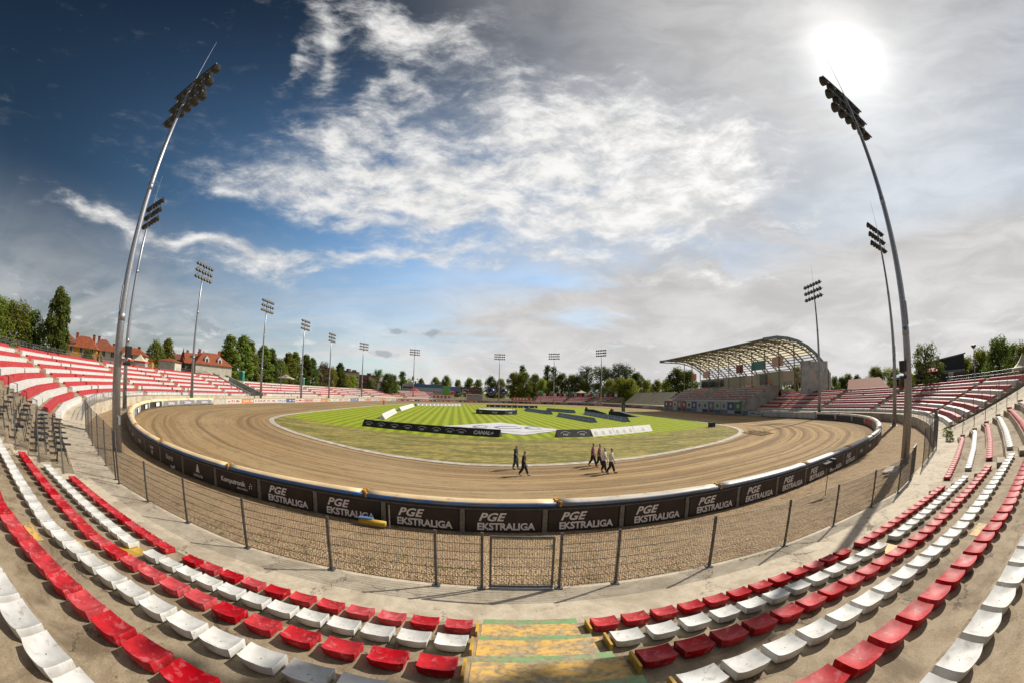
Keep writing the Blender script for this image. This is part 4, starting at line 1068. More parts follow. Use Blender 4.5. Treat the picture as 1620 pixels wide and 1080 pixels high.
# octagonal stage
stg = empty('octagonal_stage', (-3.6, 112.5, 0), 0, 'low octagonal stage with dark skirt and white floor in mid pitch', 'stage')
def octa(r, z0, z1, n=8): return [(r*cos(2*pi*(k+.5)/n), r*sin(2*pi*(k+.5)/n)) for k in range(n)]
O = octa(5.8, 0, 1); mb = MB(); mb.raw([(x, y, 0) for x, y in O]+[(x, y, 1.15) for x, y in O], [(i, (i+1) % 8, (i+1) % 8+8, i+8) for i in range(8)]+[tuple(range(8, 16))])
mb.build('skirt', mat('stage_navy', (.03, .032, .055), .6), stg)
O2 = octa(5.3, 0, 1); mb = MB(); mb.raw([(x, y, 1.156) for x, y in O2], [tuple(range(8))]); mb.build('stage_floor', M_AW, stg)
mb = MB()
for k in range(8):
    a = 2*pi*(k+1)/8; M = Matrix.Rotation(a, 4, 'Z') @ Matrix.Translation((5.8*cos(pi/8)+.02, -1.1, .35)) @ Matrix.Rotation(pi/2, 4, 'Z') @ Matrix.Rotation(pi/2, 4, 'X')
    vs, fs = mesh_pts(t_ps, M @ Matrix.Diagonal((2.2, 1.6, 1, 1))); mb.raw(vs, fs)
mb.build('lettering', M_MARK, stg)
mb = MB(); mb.tube([(4.2, -3.8, 1.15), (4.2, -3.8, 3.6)], .05, 6); mb.tube([(4.9, -2.5, 1.15), (4.9, -2.5, 3.4)], .05, 6); mb.build('microphone_pole', M_DSTEEL, stg)
# black start ramps
def ramp(loc, rz, L, label):
    root = empty('black_ramp', loc, rz, label, 'ramp', 'black ramps standing on the pitch')
    mb = MB(); mb.prism([(0, 0), (L, 0), (L, .08), (L*.4, 1.25), (0, 1.35)], -1., 1.); mb.build('wedge', M_BLACK, root)
    mb = MB(); mb.box((.5, 0, 1.55), (.7, .8, .4)); mb.box((.35, .2, 1.85), (.3, .3, .3)); mb.build('box_on_top', M_DSTEEL, root)
ramp((21.2, 119.5, .02), R(-12), 6.5, 'black ramp in the middle of the pitch, farther from the canopy')
ramp((25.0, 104., .02), R(-35), 7.5, 'black wedge ramp beside the black pillar')
ar = empty('black_pillar', (30.8, 112.5, .02), 0, 'upright black pillar at the edge of the pitch', 'pillar')
mb = MB(); mb.box((0, 0, 1.6), (.8, .8, 3.2)); mb.box((0, 0, 3.25), (1., 1., .12)); mb.box((0, 0, .1), (1.2, 1.2, .2)); mb.build('column', M_BLACK, ar)
mb = MB(); mb.box((0, -.41, 1.7), (.5, .02, 2.2)); mb.build('printed_face', M_AG, ar)
bx = empty('equipment_box', (32.9, 63.0, .02), .3, 'small black box on the grass near the right kerb', 'box')
mb = MB(); mb.box((0, 0, .35), (1.1, .7, .7)); mb.build('box_body', M_BLACK, bx); mb = MB(); mb.box((0, 0, .73), (1.14, .74, .06)); mb.build('lid', M_DSTEEL, bx)
# white slab and lamp stand by the right barrier, yellow roll behind the left banners
mb = MB(); mb.box((0, 0, .12), (1.9, .9, .5), 0, .5); o = mb.build('concrete_slab', M_WHITELINE, label='pale flat slab lying by the gate on the right', cat='slab'); o.location = (20.2, 14.6, .62)
ls_ = empty('lamp_stand', (14.6, 14.8, .45), 0, 'black lamp on a thin stand leaning over the right barrier', 'lamp stand')
mb = MB(); mb.tube([(0, 0, -.2), (0, 0, 1.45)], .02, 6); mb.build('stand_pole', M_DSTEEL, ls_)
mb = MB(); mb.prism([(-.35, 1.45), (.3, 1.40), (.38, 1.75), (-.3, 1.62)], -.15, .15); mb.box((.32, 0, 1.58), (.18, .34, .44)); mb.build('lamp_head', M_BLACK, ls_)
yr = empty('yellow_roll', (-5.2, 15.15, .12), R(-4), 'yellow padded roll lying at the foot of a black banner', 'roll')
mb = MB(); mb.tube([(-.55, 0, .12), (.55, 0, .12)], .14, 12); mb.build('padding', mat('roll_yellow', (.50, .34, .03), .6), yr, smooth=True)
mb = MB(); mb.box((-.3, .05, .27), (.6, .2, .04), 0, .05); mb.build('blue_cover', M_BLUE, yr)
mb = MB(); mb.tube([(.72, 0, 0), (.72, -.02, .95)], .025, 6); mb.build('peg', M_GALV, yr)

# ------------------------------------------------------------------ black writing-tablet chairs on the left terrace
def tablet_chair():
    root = empty('desk_chair', (0, 0, 0), 0, 'x', 'chair', 'black chairs with writing tablets on the left terrace'); root.scale = (1.15, 1.15, 1.1)
    mb = MB(); mb.box((0, 0, .45), (.44, .42, .035)); mb.build('seat', M_BLACK, root)
    mb = MB(); mb.box((0, -.22, .72), (.42, .03, .32), 0, 0, R(-8)); mb.build('backrest', M_BLACK, root)
    mb = MB(); mb.box((.22, .22, .70), (.30, .42, .025)); mb.tube([(.24, 0, .45), (.26, .12, .69)], .012, 5); mb.build('writing_tablet', M_BLACK, root)
    for x in (-.2, .2):
        for y in (-.2, .2):
            mb = MB(); mb.tube([(x, y*.9, .45), (x*1.15, y*1.3, 0)], .018, 5); mb.build('leg', M_BLACK, root)
    return root
ch0 = tablet_chair(); used = False; cn = 0
for n, cnt in ((1, 6), (2, 6), (3, 5), (4, 4)):
    s_a, s_b = par(-16.2, 7.9), par(-24.5, 11.6)
    for i in range(cnt):
        s = s_a+((s_b-s_a) if s_b < s_a else (s_b-NB-s_a))*(i+.3+.12*(n % 2))/cnt
        p = bp(s, -.28+TREAD*(n-1)+.45); a, b = bp(s-.03, 0), bp(s+.03, 0); rz = math.atan2(b.y-a.y, b.x-a.x)+R(random.uniform(-12, 12))
        o = ch0 if not used else copy_tree(ch0); used = True
        o.location = (p.x, p.y, ZT1+RISE*(n-1)); o.rotation_euler = (0, 0, rz)
        o['label'] = f"black tablet chair, {ordi(i+1)} from the climbing fence on the {ordi(n)} step of the left terrace"
# ------------------------------------------------------------------ covered grandstand on the right straight
GS0, GS1 = 79., 140.      # south and north ends
XF = lambda y: 56.4-(y-GS0)*.05
gs = empty('covered_grandstand', (60, 110, 0), 0, 'covered grandstand with a curved steel canopy on the right straight', 'grandstand')
GO = Vector((60, 110, 0))
def gp(dx, y, z): return (XF(y)+dx-GO.x, y-GO.y, z)
M_TR = mat('canopy_truss', (.22, .19, .13), .6, .1, rgb2=(.15, .13, .09), scale=2)
M_ROOF = bpy.data.materials.new('canopy_sheeting'); M_ROOF.use_nodes = True
_b = M_ROOF.node_tree.nodes['Principled BSDF']; _g = G(M_ROOF.node_tree); _t = _g.new('ShaderNodeBsdfTranslucent'); _t.inputs[0].default_value = (.58, .53, .41, 1); _m = _g.new('ShaderNodeMixShader'); _m.inputs[0].default_value = .75
_b.inputs['Base Color'].default_value = (.60, .57, .48, 1); _b.inputs['Roughness'].default_value = .4
_o = [x for x in _g.n if x.type == 'OUTPUT_MATERIAL'][0]; _g.l.new(_b.outputs[0], _m.inputs[1]); _g.l.new(_t.outputs[0], _m.inputs[2]); _g.l.new(_m.outputs[0], _o.inputs[0])
M_EDGE = mat('canopy_edge', (.16, .21, .21), .45, .4)
M_GCON = mat('grandstand_concrete', (.42, .41, .39), .8, rgb2=(.30, .295, .28), scale=.6, coord='World', rgb3=(.20, .20, .19), scale3=.5)
ARC = [(-1.5, 16.8), (2.5, 17.35), (6., 17.2), (9.3, 16.6), (12.4, 15.5), (15.4, 13.8), (17.8, 11.9), (19.8, 9.6), (20.6, 7.6)]
NB_ = 10; ys = [GS0+(GS1-GS0)*i/NB_ for i in range(NB_+1)]
for yy in ys:
    mb = MB(); top = [Vector(gp(a, yy, z)) for a, z in ARC]; bot = [Vector(gp(a-.15 if k < 5 else a-.6, yy, z-(.25 if k == 0 else .95))) for k, (a, z) in enumerate(ARC)]
    mb.tube(top, .19, 5); mb.tube(bot, .17, 5)
    for k in range(len(ARC)-1): mb.bar(top[k], bot[k+1], .09); mb.bar(bot[k], top[k], .09); mb.bar(bot[k], (top[k]+top[k+1])/2, .05)
    mb.build('roof_truss', M_TR, gs)
for k in range(len(ARC)-1):
    for t in (0., .33, .67):
        a, z = ARC[k][0]+(ARC[k+1][0]-ARC[k][0])*t, ARC[k][1]+(ARC[k+1][1]-ARC[k][1])*t
        mb = MB(); mb.tube([gp(a, GS0, z+.18), gp(a, GS1, z+.18)], .11, 4); mb.build('purlin', M_TR, gs)
mb = MB()
for k in range(5):
    for i in range(NB_*2):
        y0, y1 = GS0+(GS1-GS0)*i/(NB_*2), GS0+(GS1-GS0)*(i+1)/(NB_*2)
        if k in (1, 3, 5) and i % 2 == 0 or True:
            mb.face([gp(ARC[k][0], y0, ARC[k][1]+.32), gp(ARC[k+1][0], y0, ARC[k+1][1]+.32), gp(ARC[k+1][0], y1, ARC[k+1][1]+.32), gp(ARC[k][0], y1, ARC[k][1]+.32)])
mb.build('roof_sheet', M_ROOF, gs)
mb = MB()
for yy in (GS0-.3, GS1+.3):
    P = [Vector(gp(a, yy, z+.1)) for a, z in ARC]
    for a, b in zip(P[:-1], P[1:]):
        d = (b-a).normalized(); n_ = Vector((-d.z, 0, d.x))
        if n_.z < 0: n_ = -n_
        mb.raw([a-n_*.3+Vector((0, -.15, 0)), b-n_*.3+Vector((0, -.15, 0)), b+n_*.35+Vector((0, -.15, 0)), a+n_*.35+Vector((0, -.15, 0)), a-n_*.3+Vector((0, .15, 0)), b-n_*.3+Vector((0, .15, 0)), b+n_*.35+Vector((0, .15, 0)), a+n_*.35+Vector((0, .15, 0))],
               [(0, 1, 2, 3), (7, 6, 5, 4), (3, 2, 6, 7), (0, 4, 5, 1)])
mb.tube([gp(-1.5, GS0-.3, 16.95), gp(-1.5, GS1+.3, 16.95)], .16, 5)
mb.build('roof_edge', M_EDGE, gs)
for i, yy in enumerate(ys):
    for a in (8.0,):
        mb = MB(); mb.tube([gp(a, yy, 5.5), gp(a, yy, 16.2)], .15, 8); mb.build('column', M_TR, gs)
for i in range(NB_+1):
    mb = MB(); mb.tube([gp(18.5, ys[i], 0), gp(18.8, ys[i], 10.8)], .2, 6); mb.build('rear_column', M_TR, gs)
# stepped body, front wall, back building
mb = MB(); prof_ = [(0, 0), (0, 3.3), (1.2, 3.3)]; BS = 90.
x = 1.2; z = 3.3
for k in range(6): z += .62; prof_ += [(x, z), (x+1.25, z)]; x += 1.25
prof_ += [(12.5, z), (12.5, 0)]
mb.raw([gp(a, BS, zz) for a, zz in prof_]+[gp(a, GS1-.2, zz) for a, zz in prof_], [tuple(range(len(prof_))), tuple(range(2*len(prof_)-1, len(prof_)-1, -1))]+[(i, i+len(prof_), (i+1) % len(prof_)+len(prof_), (i+1) % len(prof_)) for i in range(len(prof_))])
mb.build('stepped_body', M_GCON, gs)
mb = MB()
for k in range(7):
    zz = 3.3+.62*k; xx = 1.0+1.25*(k-.15)
    if k == 0: xx = .45
    for j in range(8):
        y0, y1 = BS+.3+(GS1-BS-1)*j/8, BS+.3+(GS1-BS-1)*(j+1)/8-1.1
        if j in (4,) and k > 2: continue
        mb = MB()
        a, b, c, d = gp(xx, y0, zz), gp(xx, y1, zz), gp(xx+.42, y1, zz), gp(xx+.42, y0, zz)
        up = lambda p, h: (p[0], p[1], p[2]+h)
        mb.raw([a, b, c, d, up(a, .22), up(b, .22), up(c, .30), up(d, .30)], [(4, 5, 6, 7), (0, 1, 5, 4), (2, 3, 7, 6), (0, 4, 7, 3), (1, 2, 6, 5)], 0)
        a, b = gp(xx-.04, y0, zz), gp(xx-.04, y1, zz); mb.raw([up(a, .2), up(b, .2), up(b, -.38), up(a, -.38)], [(0, 1, 2, 3)], 1); mb.build('seat_row', [M_WHT, mat('deep_red_seat', (.60, .03, .045), .5)], gs)
for j in range(14):
    y0, y1 = BS+.5+(GS1-BS-1)*j/14, BS+.5+(GS1-BS-1)*(j+1)/14-.25
    mb = MB(); c = [3, 2, 0, 0, 9, 0, 0, 2, 0, 1, 9, 0, 7, 5][j]
    mb.face([gp(-.03, y1, 1.25), gp(-.03, y0, 1.25), gp(-.03, y0, 3.2), gp(-.03, y1, 3.2)], c); mb.face([gp(-.03, y1-.2, .35), gp(-.03, y0+.1, .35), gp(-.03, y0+.1, 1.1), gp(-.03, y1-.2, 1.1)], [5, 0, 9, 2, 7][j % 5])
    f2 = [0, 0, 9, 3, 0, 2, 2, 0, 5, 0, 0, 1, 0, 0][j]
    yc = (y0+y1)/2
    mb.raw([gp(-.045, yc+.7*cos(t), 2.2+.55*sin(t)) for t in [2*pi*k/12 for k in range(12)]], [tuple(range(12))], f2)
    mb.build('wall_advertisement', AD, gs)
mb = MB(); mb.tube([gp(0, BS, 4.1), gp(0, GS1, 4.1)], .04, 4)
for i in range(60): yy = BS+(GS1-BS)*i/59; mb.tube([gp(0, yy, 3.3), gp(0, yy, 4.1)], .025, 3)
mb.build('front_railing', M_GALV, gs)
mb = MB(); mb.box(gp(.22, (BS+GS1)/2, 3.55), (.5, GS1-BS-1, .5)); mb.build('front_ledge', M_WHT, gs)
# glazed boxes and kiosks at the back
mb = MB(); p = gp(12.3, 118, 8.6); mb.box(p, (4, 30, 3.2)); mb.build('press_box', mat('box_pale', (.35, .32, .27), .7), gs)
for j in range(9):
    mb = MB(); p = gp(10.2, 105+j*3.1, 8.6); mb.box(p, (.1, 2.6, 1.9)); mb.build('window', mat('dark_glass', (.02, .025, .03), .12), gs)
mb = MB(); p = gp(12.3, 93, 8.8); mb.box(p, (4, 14, 3.4)); mb.build('kiosk', mat('kiosk_cream', (.42, .38, .30), .7), gs)
mb = MB(); p = gp(10.25, 95, 8.6); mb.box(p, (.1, 3.6, 2.8)); mb.build('door', mat('dark_glass', (.02, .025, .03), .12), gs)
for y0, L_, c, zz in ((86, 5., 8, 12.6), (94.5, 7, 2, 12.4), (104, 4, 7, 12.0), (124, 5, 8, 11.6), (133, 4, 4, 11.2)):
    mb = MB(); mb.box(gp(8.3, y0, zz), (.08, L_, 2.2), 0); mb.build('hanging_banner', AD[c] if c != 2 else mat('banner_teal', (.06, .20, .26), .5), gs)
mb = MB(); mb.box(gp(14.6, GS0-.4, 8.4), (9.4, .5, 7.6)); mb.box(gp(19.9, GS0-.4, 5.0), (.8, .9, 9.)); mb.build('end_wall', M_GCON, gs)
mb = MB(); mb.box(gp(14.3, GS0-.67, 8.3), (.8, .03, 1.7)); mb.build('wall_sign', AD[8], gs)
mb = MB(); mb.box(gp(10, GS0+8, 7.4), (.08, 10, .9)); mb.box(gp(16, 115, 3), (6, 50, 6)); mb.build('rear_building', M_GCON, gs)

# ------------------------------------------------------------------ trees
def leaf_mat(name, a, b, c):
    m = bpy.data.materials.new(name); m.use_nodes = True; g = G(m.node_tree); bs = m.node_tree.nodes['Principled BSDF']
    tc = g.new('ShaderNodeTexCoord').outputs['Object']; info = g.new('ShaderNodeObjectInfo').outputs['Random']
    n = g.noise(tc, 6, 5, .7); n2 = g.noise(tc, 38, 3, .6)
    col_ = g.mix(g.ramp(n, .38, .62), a, b); col_ = g.mix(g.ramp(n2, .45, .7, 0, .7), col_, c)
    hs = g.new('ShaderNodeHueSaturation'); g.put(hs.inputs['Color'], col_); g.put(hs.inputs['Hue'], g.ramp(info, 0, 1, .47, .52, False)); g.put(hs.inputs['Value'], g.ramp(info, 0, 1, 1.05, 1.7, False))
    g.put(bs.inputs['Base Color'], hs.outputs[0]); bs.inputs['Roughness'].default_value = .6; bs.inputs['Specular IOR Level'].default_value = .25
    tr = g.new('ShaderNodeBsdfTranslucent'); g.put(tr.inputs[0], hs.outputs[0]); ms_ = g.new('ShaderNodeMixShader'); ms_.inputs[0].default_value = .5
    out = [x for x in g.n if x.type == 'OUTPUT_MATERIAL'][0]
    g.l.new(bs.outputs[0], ms_.inputs[1]); g.l.new(tr.outputs[0], ms_.inputs[2]); g.l.new(ms_.outputs[0], out.inputs[0])
    return m
LF = [leaf_mat('leaf_deep', (.042, .066, .010, 1), (.085, .12, .018, 1), (.16, .20, .035, 1)), leaf_mat('leaf_mid', (.075, .10, .012, 1), (.14, .17, .025, 1), (.22, .25, .045, 1)),
      leaf_mat('leaf_light', (.13, .155, .015, 1), (.22, .25, .03, 1), (.30, .31, .06, 1)), leaf_mat('leaf_blue', (.035, .055, .03, 1), (.07, .09, .045, 1), (.13, .14, .08, 1)),
      leaf_mat('leaf_bronze', (.06, .035, .015, 1), (.10, .06, .03, 1), (.15, .10, .05, 1))]
M_BARK = mat('bark', (.09, .07, .05), .9, rgb2=(.05, .04, .03), scale=6)
def tree_meshes(kind, seed):
    """unit tree, 1 high: (crown, trunk)"""
    r = random.Random(seed); tr, cr = MB(), MB()
    W, base, nb, nl, ls_ = {'poplar': (.17, .02, 130, 60, .026), 'round': (.44, .07, 120, 70, .034), 'airy': (.38, .14, 62, 70, .027), 'bush': (.6, .0, 60, 60, .042), 'cone': (.24, .03, 100, 46, .028), 'thin': (.11, .02, 80, 44, .022)}[kind]
    lean = r.uniform(-.03, .03)
    tr.tube([(0, 0, -.02), (lean*.4, 0, base+.1), (lean, .01, .5), (lean, 0, .86)], [.028, .022, .014, .004], 8)
    def env(t):
        if kind == 'poplar': return W*(sin(pi*min(1, t*.93+.07))**.55)*(1-.25*t)
        if kind == 'thin': return W*(sin(pi*min(1, t*.93+.07))**.5)*(1-.3*t)
        if kind == 'cone': return W*(1-t)**.75*min(1, t*8+.3)
        if kind == 'bush': return W*(1-t*t)**.5
        return W*max(0., sin(pi*(t*.86+.10)))**.62
    for b in range(nb):
        t = r.random()**.85; a = r.uniform(0, 2*pi); rr = env(t)*(r.random()**.5)*(.80 if kind != 'airy' else .95); z = base+(1-base)*t*.93
        cx, cy = rr*cos(a)+lean*z, rr*sin(a); 
        if b % 3 == 0:
            z0 = max(base*.8, z-.16); tr.tube([(lean*z0, 0, z0), (cx*.5, cy*.5, (z0+z)/2+.02), (cx, cy, z)], [.010, .006, .002], 4, 0, False)
        cs = (.10 if kind in ('round', 'bush') else .070 if kind == 'airy' else .048)*r.uniform(.65, 1.35)*(1 if kind != 'airy' else 1.25)
        for l in range(nl):
            v = Vector((r.gauss(0, 1), r.gauss(0, 1), r.gauss(0, .85))); v = v.normalized()*cs*(r.random()**.35)
            c = Vector((cx, cy, z))+v; s = ls_*r.uniform(.55, 1.2)*.62
            n1 = (v.normalized()+Vector((r.uniform(-.8, .8), r.uniform(-.8, .8), r.uniform(-.3, .9)))).normalized(); u = n1.cross(Vector((r.random(), r.random(), r.random()))).normalized(); w = n1.cross(u)
            cr.face([c-u*s, c-w*s*.55, c+u*s, c+w*s*.55])
    return cr, tr
TM = {}
for k, sd in (('poplar', 1), ('poplar', 2), ('round', 3), ('round', 4), ('airy', 5), ('airy', 6), ('bush', 7), ('cone', 8), ('thin', 9)):
    cr, tr = tree_meshes(k, sd); a = cr.build('crown', LF[0]); b = tr.build('trunk', M_BARK)
    TM.setdefault(k, []).append((a.data, b.data)); bpy.data.objects.remove(a); bpy.data.objects.remove(b)
TMM = {}
tcount = 0
def tree(kind, leaf, az, D, h, w, label, z0=0., group='trees behind the stands'):
    """w: width stretch"""
    global tcount; tcount += 1
    v = TM[kind][tcount % len(TM[kind])]; key = (id(v[0]), leaf)
    if key not in TMM:
        me = v[0].copy(); me.materials.clear(); me.materials.append(LF[leaf]); TMM[key] = me
    p = at(az, D); root = empty('tree' if kind != 'bush' else 'bush', (p.x, p.y, z0), random.uniform(0, 6.28), label, 'tree' if kind != 'bush' else 'bush', group)
    root.scale = (h*w, h*w, h)
    for nm, me in (('crown', TMM[key]), ('trunk', v[1])):
        o = bpy.data.objects.new(nm, me); link(o, root)
def H(el, D): return CAMZ+D*math.tan(R(el))
T = [ # kind, leaf, az, D, elevation of the top, width, label
 ('round', 1, -75.5, 92, 5.2, 1.1, 'dark green tree at the left edge of the view'), ('round', 1, -72.3, 95, 5.3, 1.15, 'broad green tree second from the left edge'), ('round', 0, -69.6, 97, 4.6, 1.1, 'green tree just left of the tall dark poplar'),
 ('poplar', 0, -65.9, 92, 8.2, 1.15, 'tall dark poplar standing alone on the left'), ('poplar', 0, -64.6, 93, 7.2, 1.0, 'shorter dark poplar touching the tall one on the left'),
 ('round', 0, -60.3, 112, 1.5, .7, 'small dark tree before the first orange house'), ('bush', 1, -53.5, 108, 1.1, .9, 'round bush before the orange terrace houses'), ('bush', 1, -52.3, 108, 1.0, .8, 'low bush at the right end of the orange houses'),
 ('round', 1, -49.9, 104, 3.5, .75, 'bushy tree behind the two red and white tents'), ('poplar', 1, -48.2, 100, 4.2, 1.5, 'upright green tree right of the two red and white tents'),
 ('bush', 0, -42.7, 118, .9, .8, 'dark bush under the dormer house windows'), ('bush', 1, -40.9, 118, 1.0, .8, 'small bush at the corner of the dormer house'),
 ('poplar', 1, -39.2, 112, 5.5, 1.6, 'tall leafy tree right of the dormer house'), ('poplar', 1, -37.4, 114, 5.7, 1.6, 'tall leafy tree behind the mast at the stand gap'), ('poplar', 1, -35.9, 118, 5.0, 1.5, 'leafy tree third of the tall group on the left'),
 ('poplar', 1, -34.0, 128, 4.7, 1.7, 'broad poplar just right of the mast at the stand gap'), ('poplar', 0, -33.0, 130, 4.3, 1.5, 'poplar behind the small cream tent'), ('round', 1, -31.9, 130, 3.0, .8, 'rounder tree behind the small cream tent'),
 ('poplar', 1, -30.6, 138, 4.0, 1.6, 'first of the three even poplars on the left'), ('poplar', 1, -29.6, 140, 4.2, 1.5, 'second of the three even poplars on the left'), ('poplar', 0, -28.2, 145, 3.9, 1.6, 'third of the three even poplars on the left'), ('poplar', 0, -27.2, 150, 3.6, 1.4, 'poplar with a narrow top before the bronze tree'),
 ('airy', 4, -25.7, 160, 3.1, .8, 'thin reddish tree right of the even poplars'), ('poplar', 0, -23.3, 190, 3.2, 1.5, 'dark poplar before the pink apartment block'), ('round', 2, -24.6, 195, 2.4, .7, 'yellow green tree beside the dark poplar'), ('round', 2, -22.6, 175, 1.6, .9, 'bright round tree under the pink apartment block'), ('round', 2, -21.6, 178, 1.5, .8, 'second bright round tree under the pink block'),
 ('airy', 0, -18.1, 230, 2.6, .9, 'dark tree left of the two storey white building'), ('round', 0, -19.2, 235, 1.1, .6, 'low dark tree by the white sheds'), ('round', 0, -16.8, 225, 2.1, .8, 'round dark tree of the pair by the white building'), ('round', 0, -16.0, 228, 1.9, .7, 'second round dark tree of the pair by the white building'), ('thin', 0, -14.8, 280, 2.6, 2.0, 'narrow dark tree above the white building'),
 ('round', 1, -12.2, 330, 1.6, .6, 'distant tree behind the left end of the blue hall'), ('round', 1, -10.3, 330, 1.9, .7, 'distant tree behind the middle of the blue hall'), ('round', 1, -8.8, 325, 2.1, .7, 'distant tree behind the right end of the blue hall'), ('round', 1, -7.2, 320, 1.7, .6, 'distant tree left of the scoreboard'),
 ('round', 1, -5.6, 310, 1.9, .8, 'distant tree behind the scoreboard'), ('round', 1, -4.4, 305, 1.8, .7, 'distant tree at the right end of the scoreboard'), ('round', 0, -2.7, 290, 2.2, .8, 'round tree behind the left navy balloon'), ('round', 2, -1.4, 288, 2.0, .7, 'green tree behind the right navy balloon'),
 ('round', 1, .4, 280, 2.8, .8, 'broad tree right of the balloons'), ('round', 1, 1.7, 275, 3.0, .8, 'taller broad tree right of the balloons'), ('thin', 0, 1.5, 300, 4.0, 1.4, 'thin dark poplar rising above the broad trees'), ('round', 1, 3.3, 280, 2.7, .8, 'broad tree under two bare tops'), ('round', 2, 4.3, 270, 2.0, .8, 'light green tree left of the twin poplars'),
 ('thin', 0, 4.9, 285, 4.1, 1.5, 'left one of the thin twin poplars'), ('thin', 0, 5.8, 290, 3.9, 1.5, 'right one of the thin twin poplars'), ('round', 1, 5.4, 262, 1.9, .8, 'low round tree under the twin poplars'), ('round', 0, 6.9, 265, 2.8, .8, 'dark tree right of the twin poplars'), ('round', 1, 8.2, 262, 2.7, .7, 'green tree in the middle of the right wood'),
 ('airy', 3, 9.2, 262, 2.9, .9, 'bluish airy tree of the right wood'), ('airy', 3, 10.3, 268, 3.9, 1.0, 'tall bluish airy tree left of a mast'), ('round', 1, 9.9, 255, 2.0, .8, 'low green tree before the bluish ones'), ('airy', 0, 12.2, 262, 3.9, 1.0, 'airy tree right behind the mast'), ('airy', 3, 13.2, 258, 3.6, 1.0, 'loose airy tree right of the mast'),
 ('airy', 3, 14.6, 250, 4.2, 1.1, 'tallest airy tree of the right wood'), ('airy', 3, 15.5, 252, 4.0, 1.0, 'airy tree right of the tallest one'), ('round', 2, 13.4, 236, 2.1, .9, 'yellow green tree below the airy ones'), ('round', 2, 14.9, 232, 2.2, .9, 'bright tree above the cream tent'), ('round', 2, 16.2, 230, 2.2, .9, 'bright tree above the concrete mound'),
 ('round', 0, 17.1, 240, 2.9, .9, 'dark tree behind the concrete mound'), ('round', 2, 18.5, 225, 2.0, .8, 'light tree left of the canopy tip'), ('round', 2, 19.9, 215, 1.9, .8, 'light tree under the canopy tip'), ('round', 2, 21.2, 210, 2.0, .8, 'second light tree under the canopy tip'), ('round', 0, 22.6, 200, 3.4, .9, 'dark tree beneath the left part of the canopy'), ('round', 0, 24.1, 195, 3.2, .9, 'second dark tree beneath the canopy'),
 ('round', 1, 39.5, 130, 3.0, .8, 'green tree seen through the canopy frame'), ('round', 1, 45.0, 160, 1.6, .6, 'small tree right of the canopy end'), ('round', 0, 46.0, 165, 1.4, .7, 'low dark tree right of the canopy end'), ('round', 1, 47.0, 165, 1.8, .7, 'green tree above the pink awning'), ('round', 0, 48.3, 170, 1.5, .8, 'dark low tree left of the blue parasol'),
 ('round', 1, 51.0, 150, 2.4, .9, 'round tree above the blue parasol'), ('airy', 2, 52.9, 150, 2.2, 1.0, 'light tree right of the blue parasol'), ('round', 2, 54.0, 145, 2.0, .8, 'light tree left of the big right mast'), ('thin', 0, 55.3, 150, 2.2, 2.4, 'pointed dark tree next to the big right mast'),
 ('airy', 0, 58.7, 82, 4.6, 1.0, 'leafy tree rising over the dark cabin'), ('bush', 1, 61.5, 110, 2.3, .6, 'low hedge tree behind the dark cabin'), ('round', 1, 65.3, 100, 2.4, .7, 'tree left of the lamp post on the right'), ('round', 2, 67.4, 92, 3.0, .9, 'bright round tree right of the lamp post'), ('round', 0, 70.6, 78, 4.0, 1.0, 'big dark round tree near the right edge'), ('round', 1, 72.8, 95, 3.0, 1.0, 'green tree right of the big dark one'), ('round', 1, 75.0, 90, 3.1, 1.1, 'green tree at the right edge of the view')]
for kind, leaf, az, D, el, w, lb in T:
    if -55 < az < -18: D = max(D, 99/abs(sin(R(az))))
    h = H(el, D)*1.02; tree(kind, leaf, az, D, h, w if kind != 'bush' else w, lb)
# low shrubs on the ramp edge
for i, (x, y, z) in enumerate(((30.9, 13.4, 1.25), (31.3, 12.4, 1.6), (31.9, 11.2, 2.0), (32.4, 10.2, 2.4), (30.2, 15.6, 1.2), (33.2, 17.4, 1.2))):
    v = TM['bush'][0]; root = empty('weed_clump', (x, y, z), i, f"scrubby weeds at the ramp edge, {ordi(i+1)} clump from the walkway", 'weeds', 'weed clumps along the ramp'); root.scale = (1.5, 1.1, .8)
    me = TMM.setdefault((id(v[0]), 1), v[0].copy()); me.materials.clear(); me.materials.append(LF[1])
    link(bpy.data.objects.new('foliage', me), root)
# far wooded skyline
far = MB(); rr = random.Random(5)
for k in range(2600):
    az = rr.uniform(-88, 88); D = rr.uniform(360, 520); p = at(az, D); hh = 9+5*sin(az*.35)+4*sin(az*1.3+1)
    for q in range(3):
        c = Vector((p.x+rr.uniform(-6, 6), p.y+rr.uniform(-6, 6), rr.random()**.7*hh)); s = rr.uniform(1., 2.4)
        n1 = Vector((rr.gauss(0, 1), rr.gauss(0, 1)-.5, rr.gauss(0, 1))).normalized(); u = n1.cross(Vector((rr.random(), 1, rr.random()))).normalized(); w = n1.cross(u); far.face([c-u*s, c-w*s*.7, c+u*s, c+w*s*.7])
far.build('distant_woodland', LF[1], label='dim belt of distant woodland along the horizon', cat='woodland', kind='stuff')
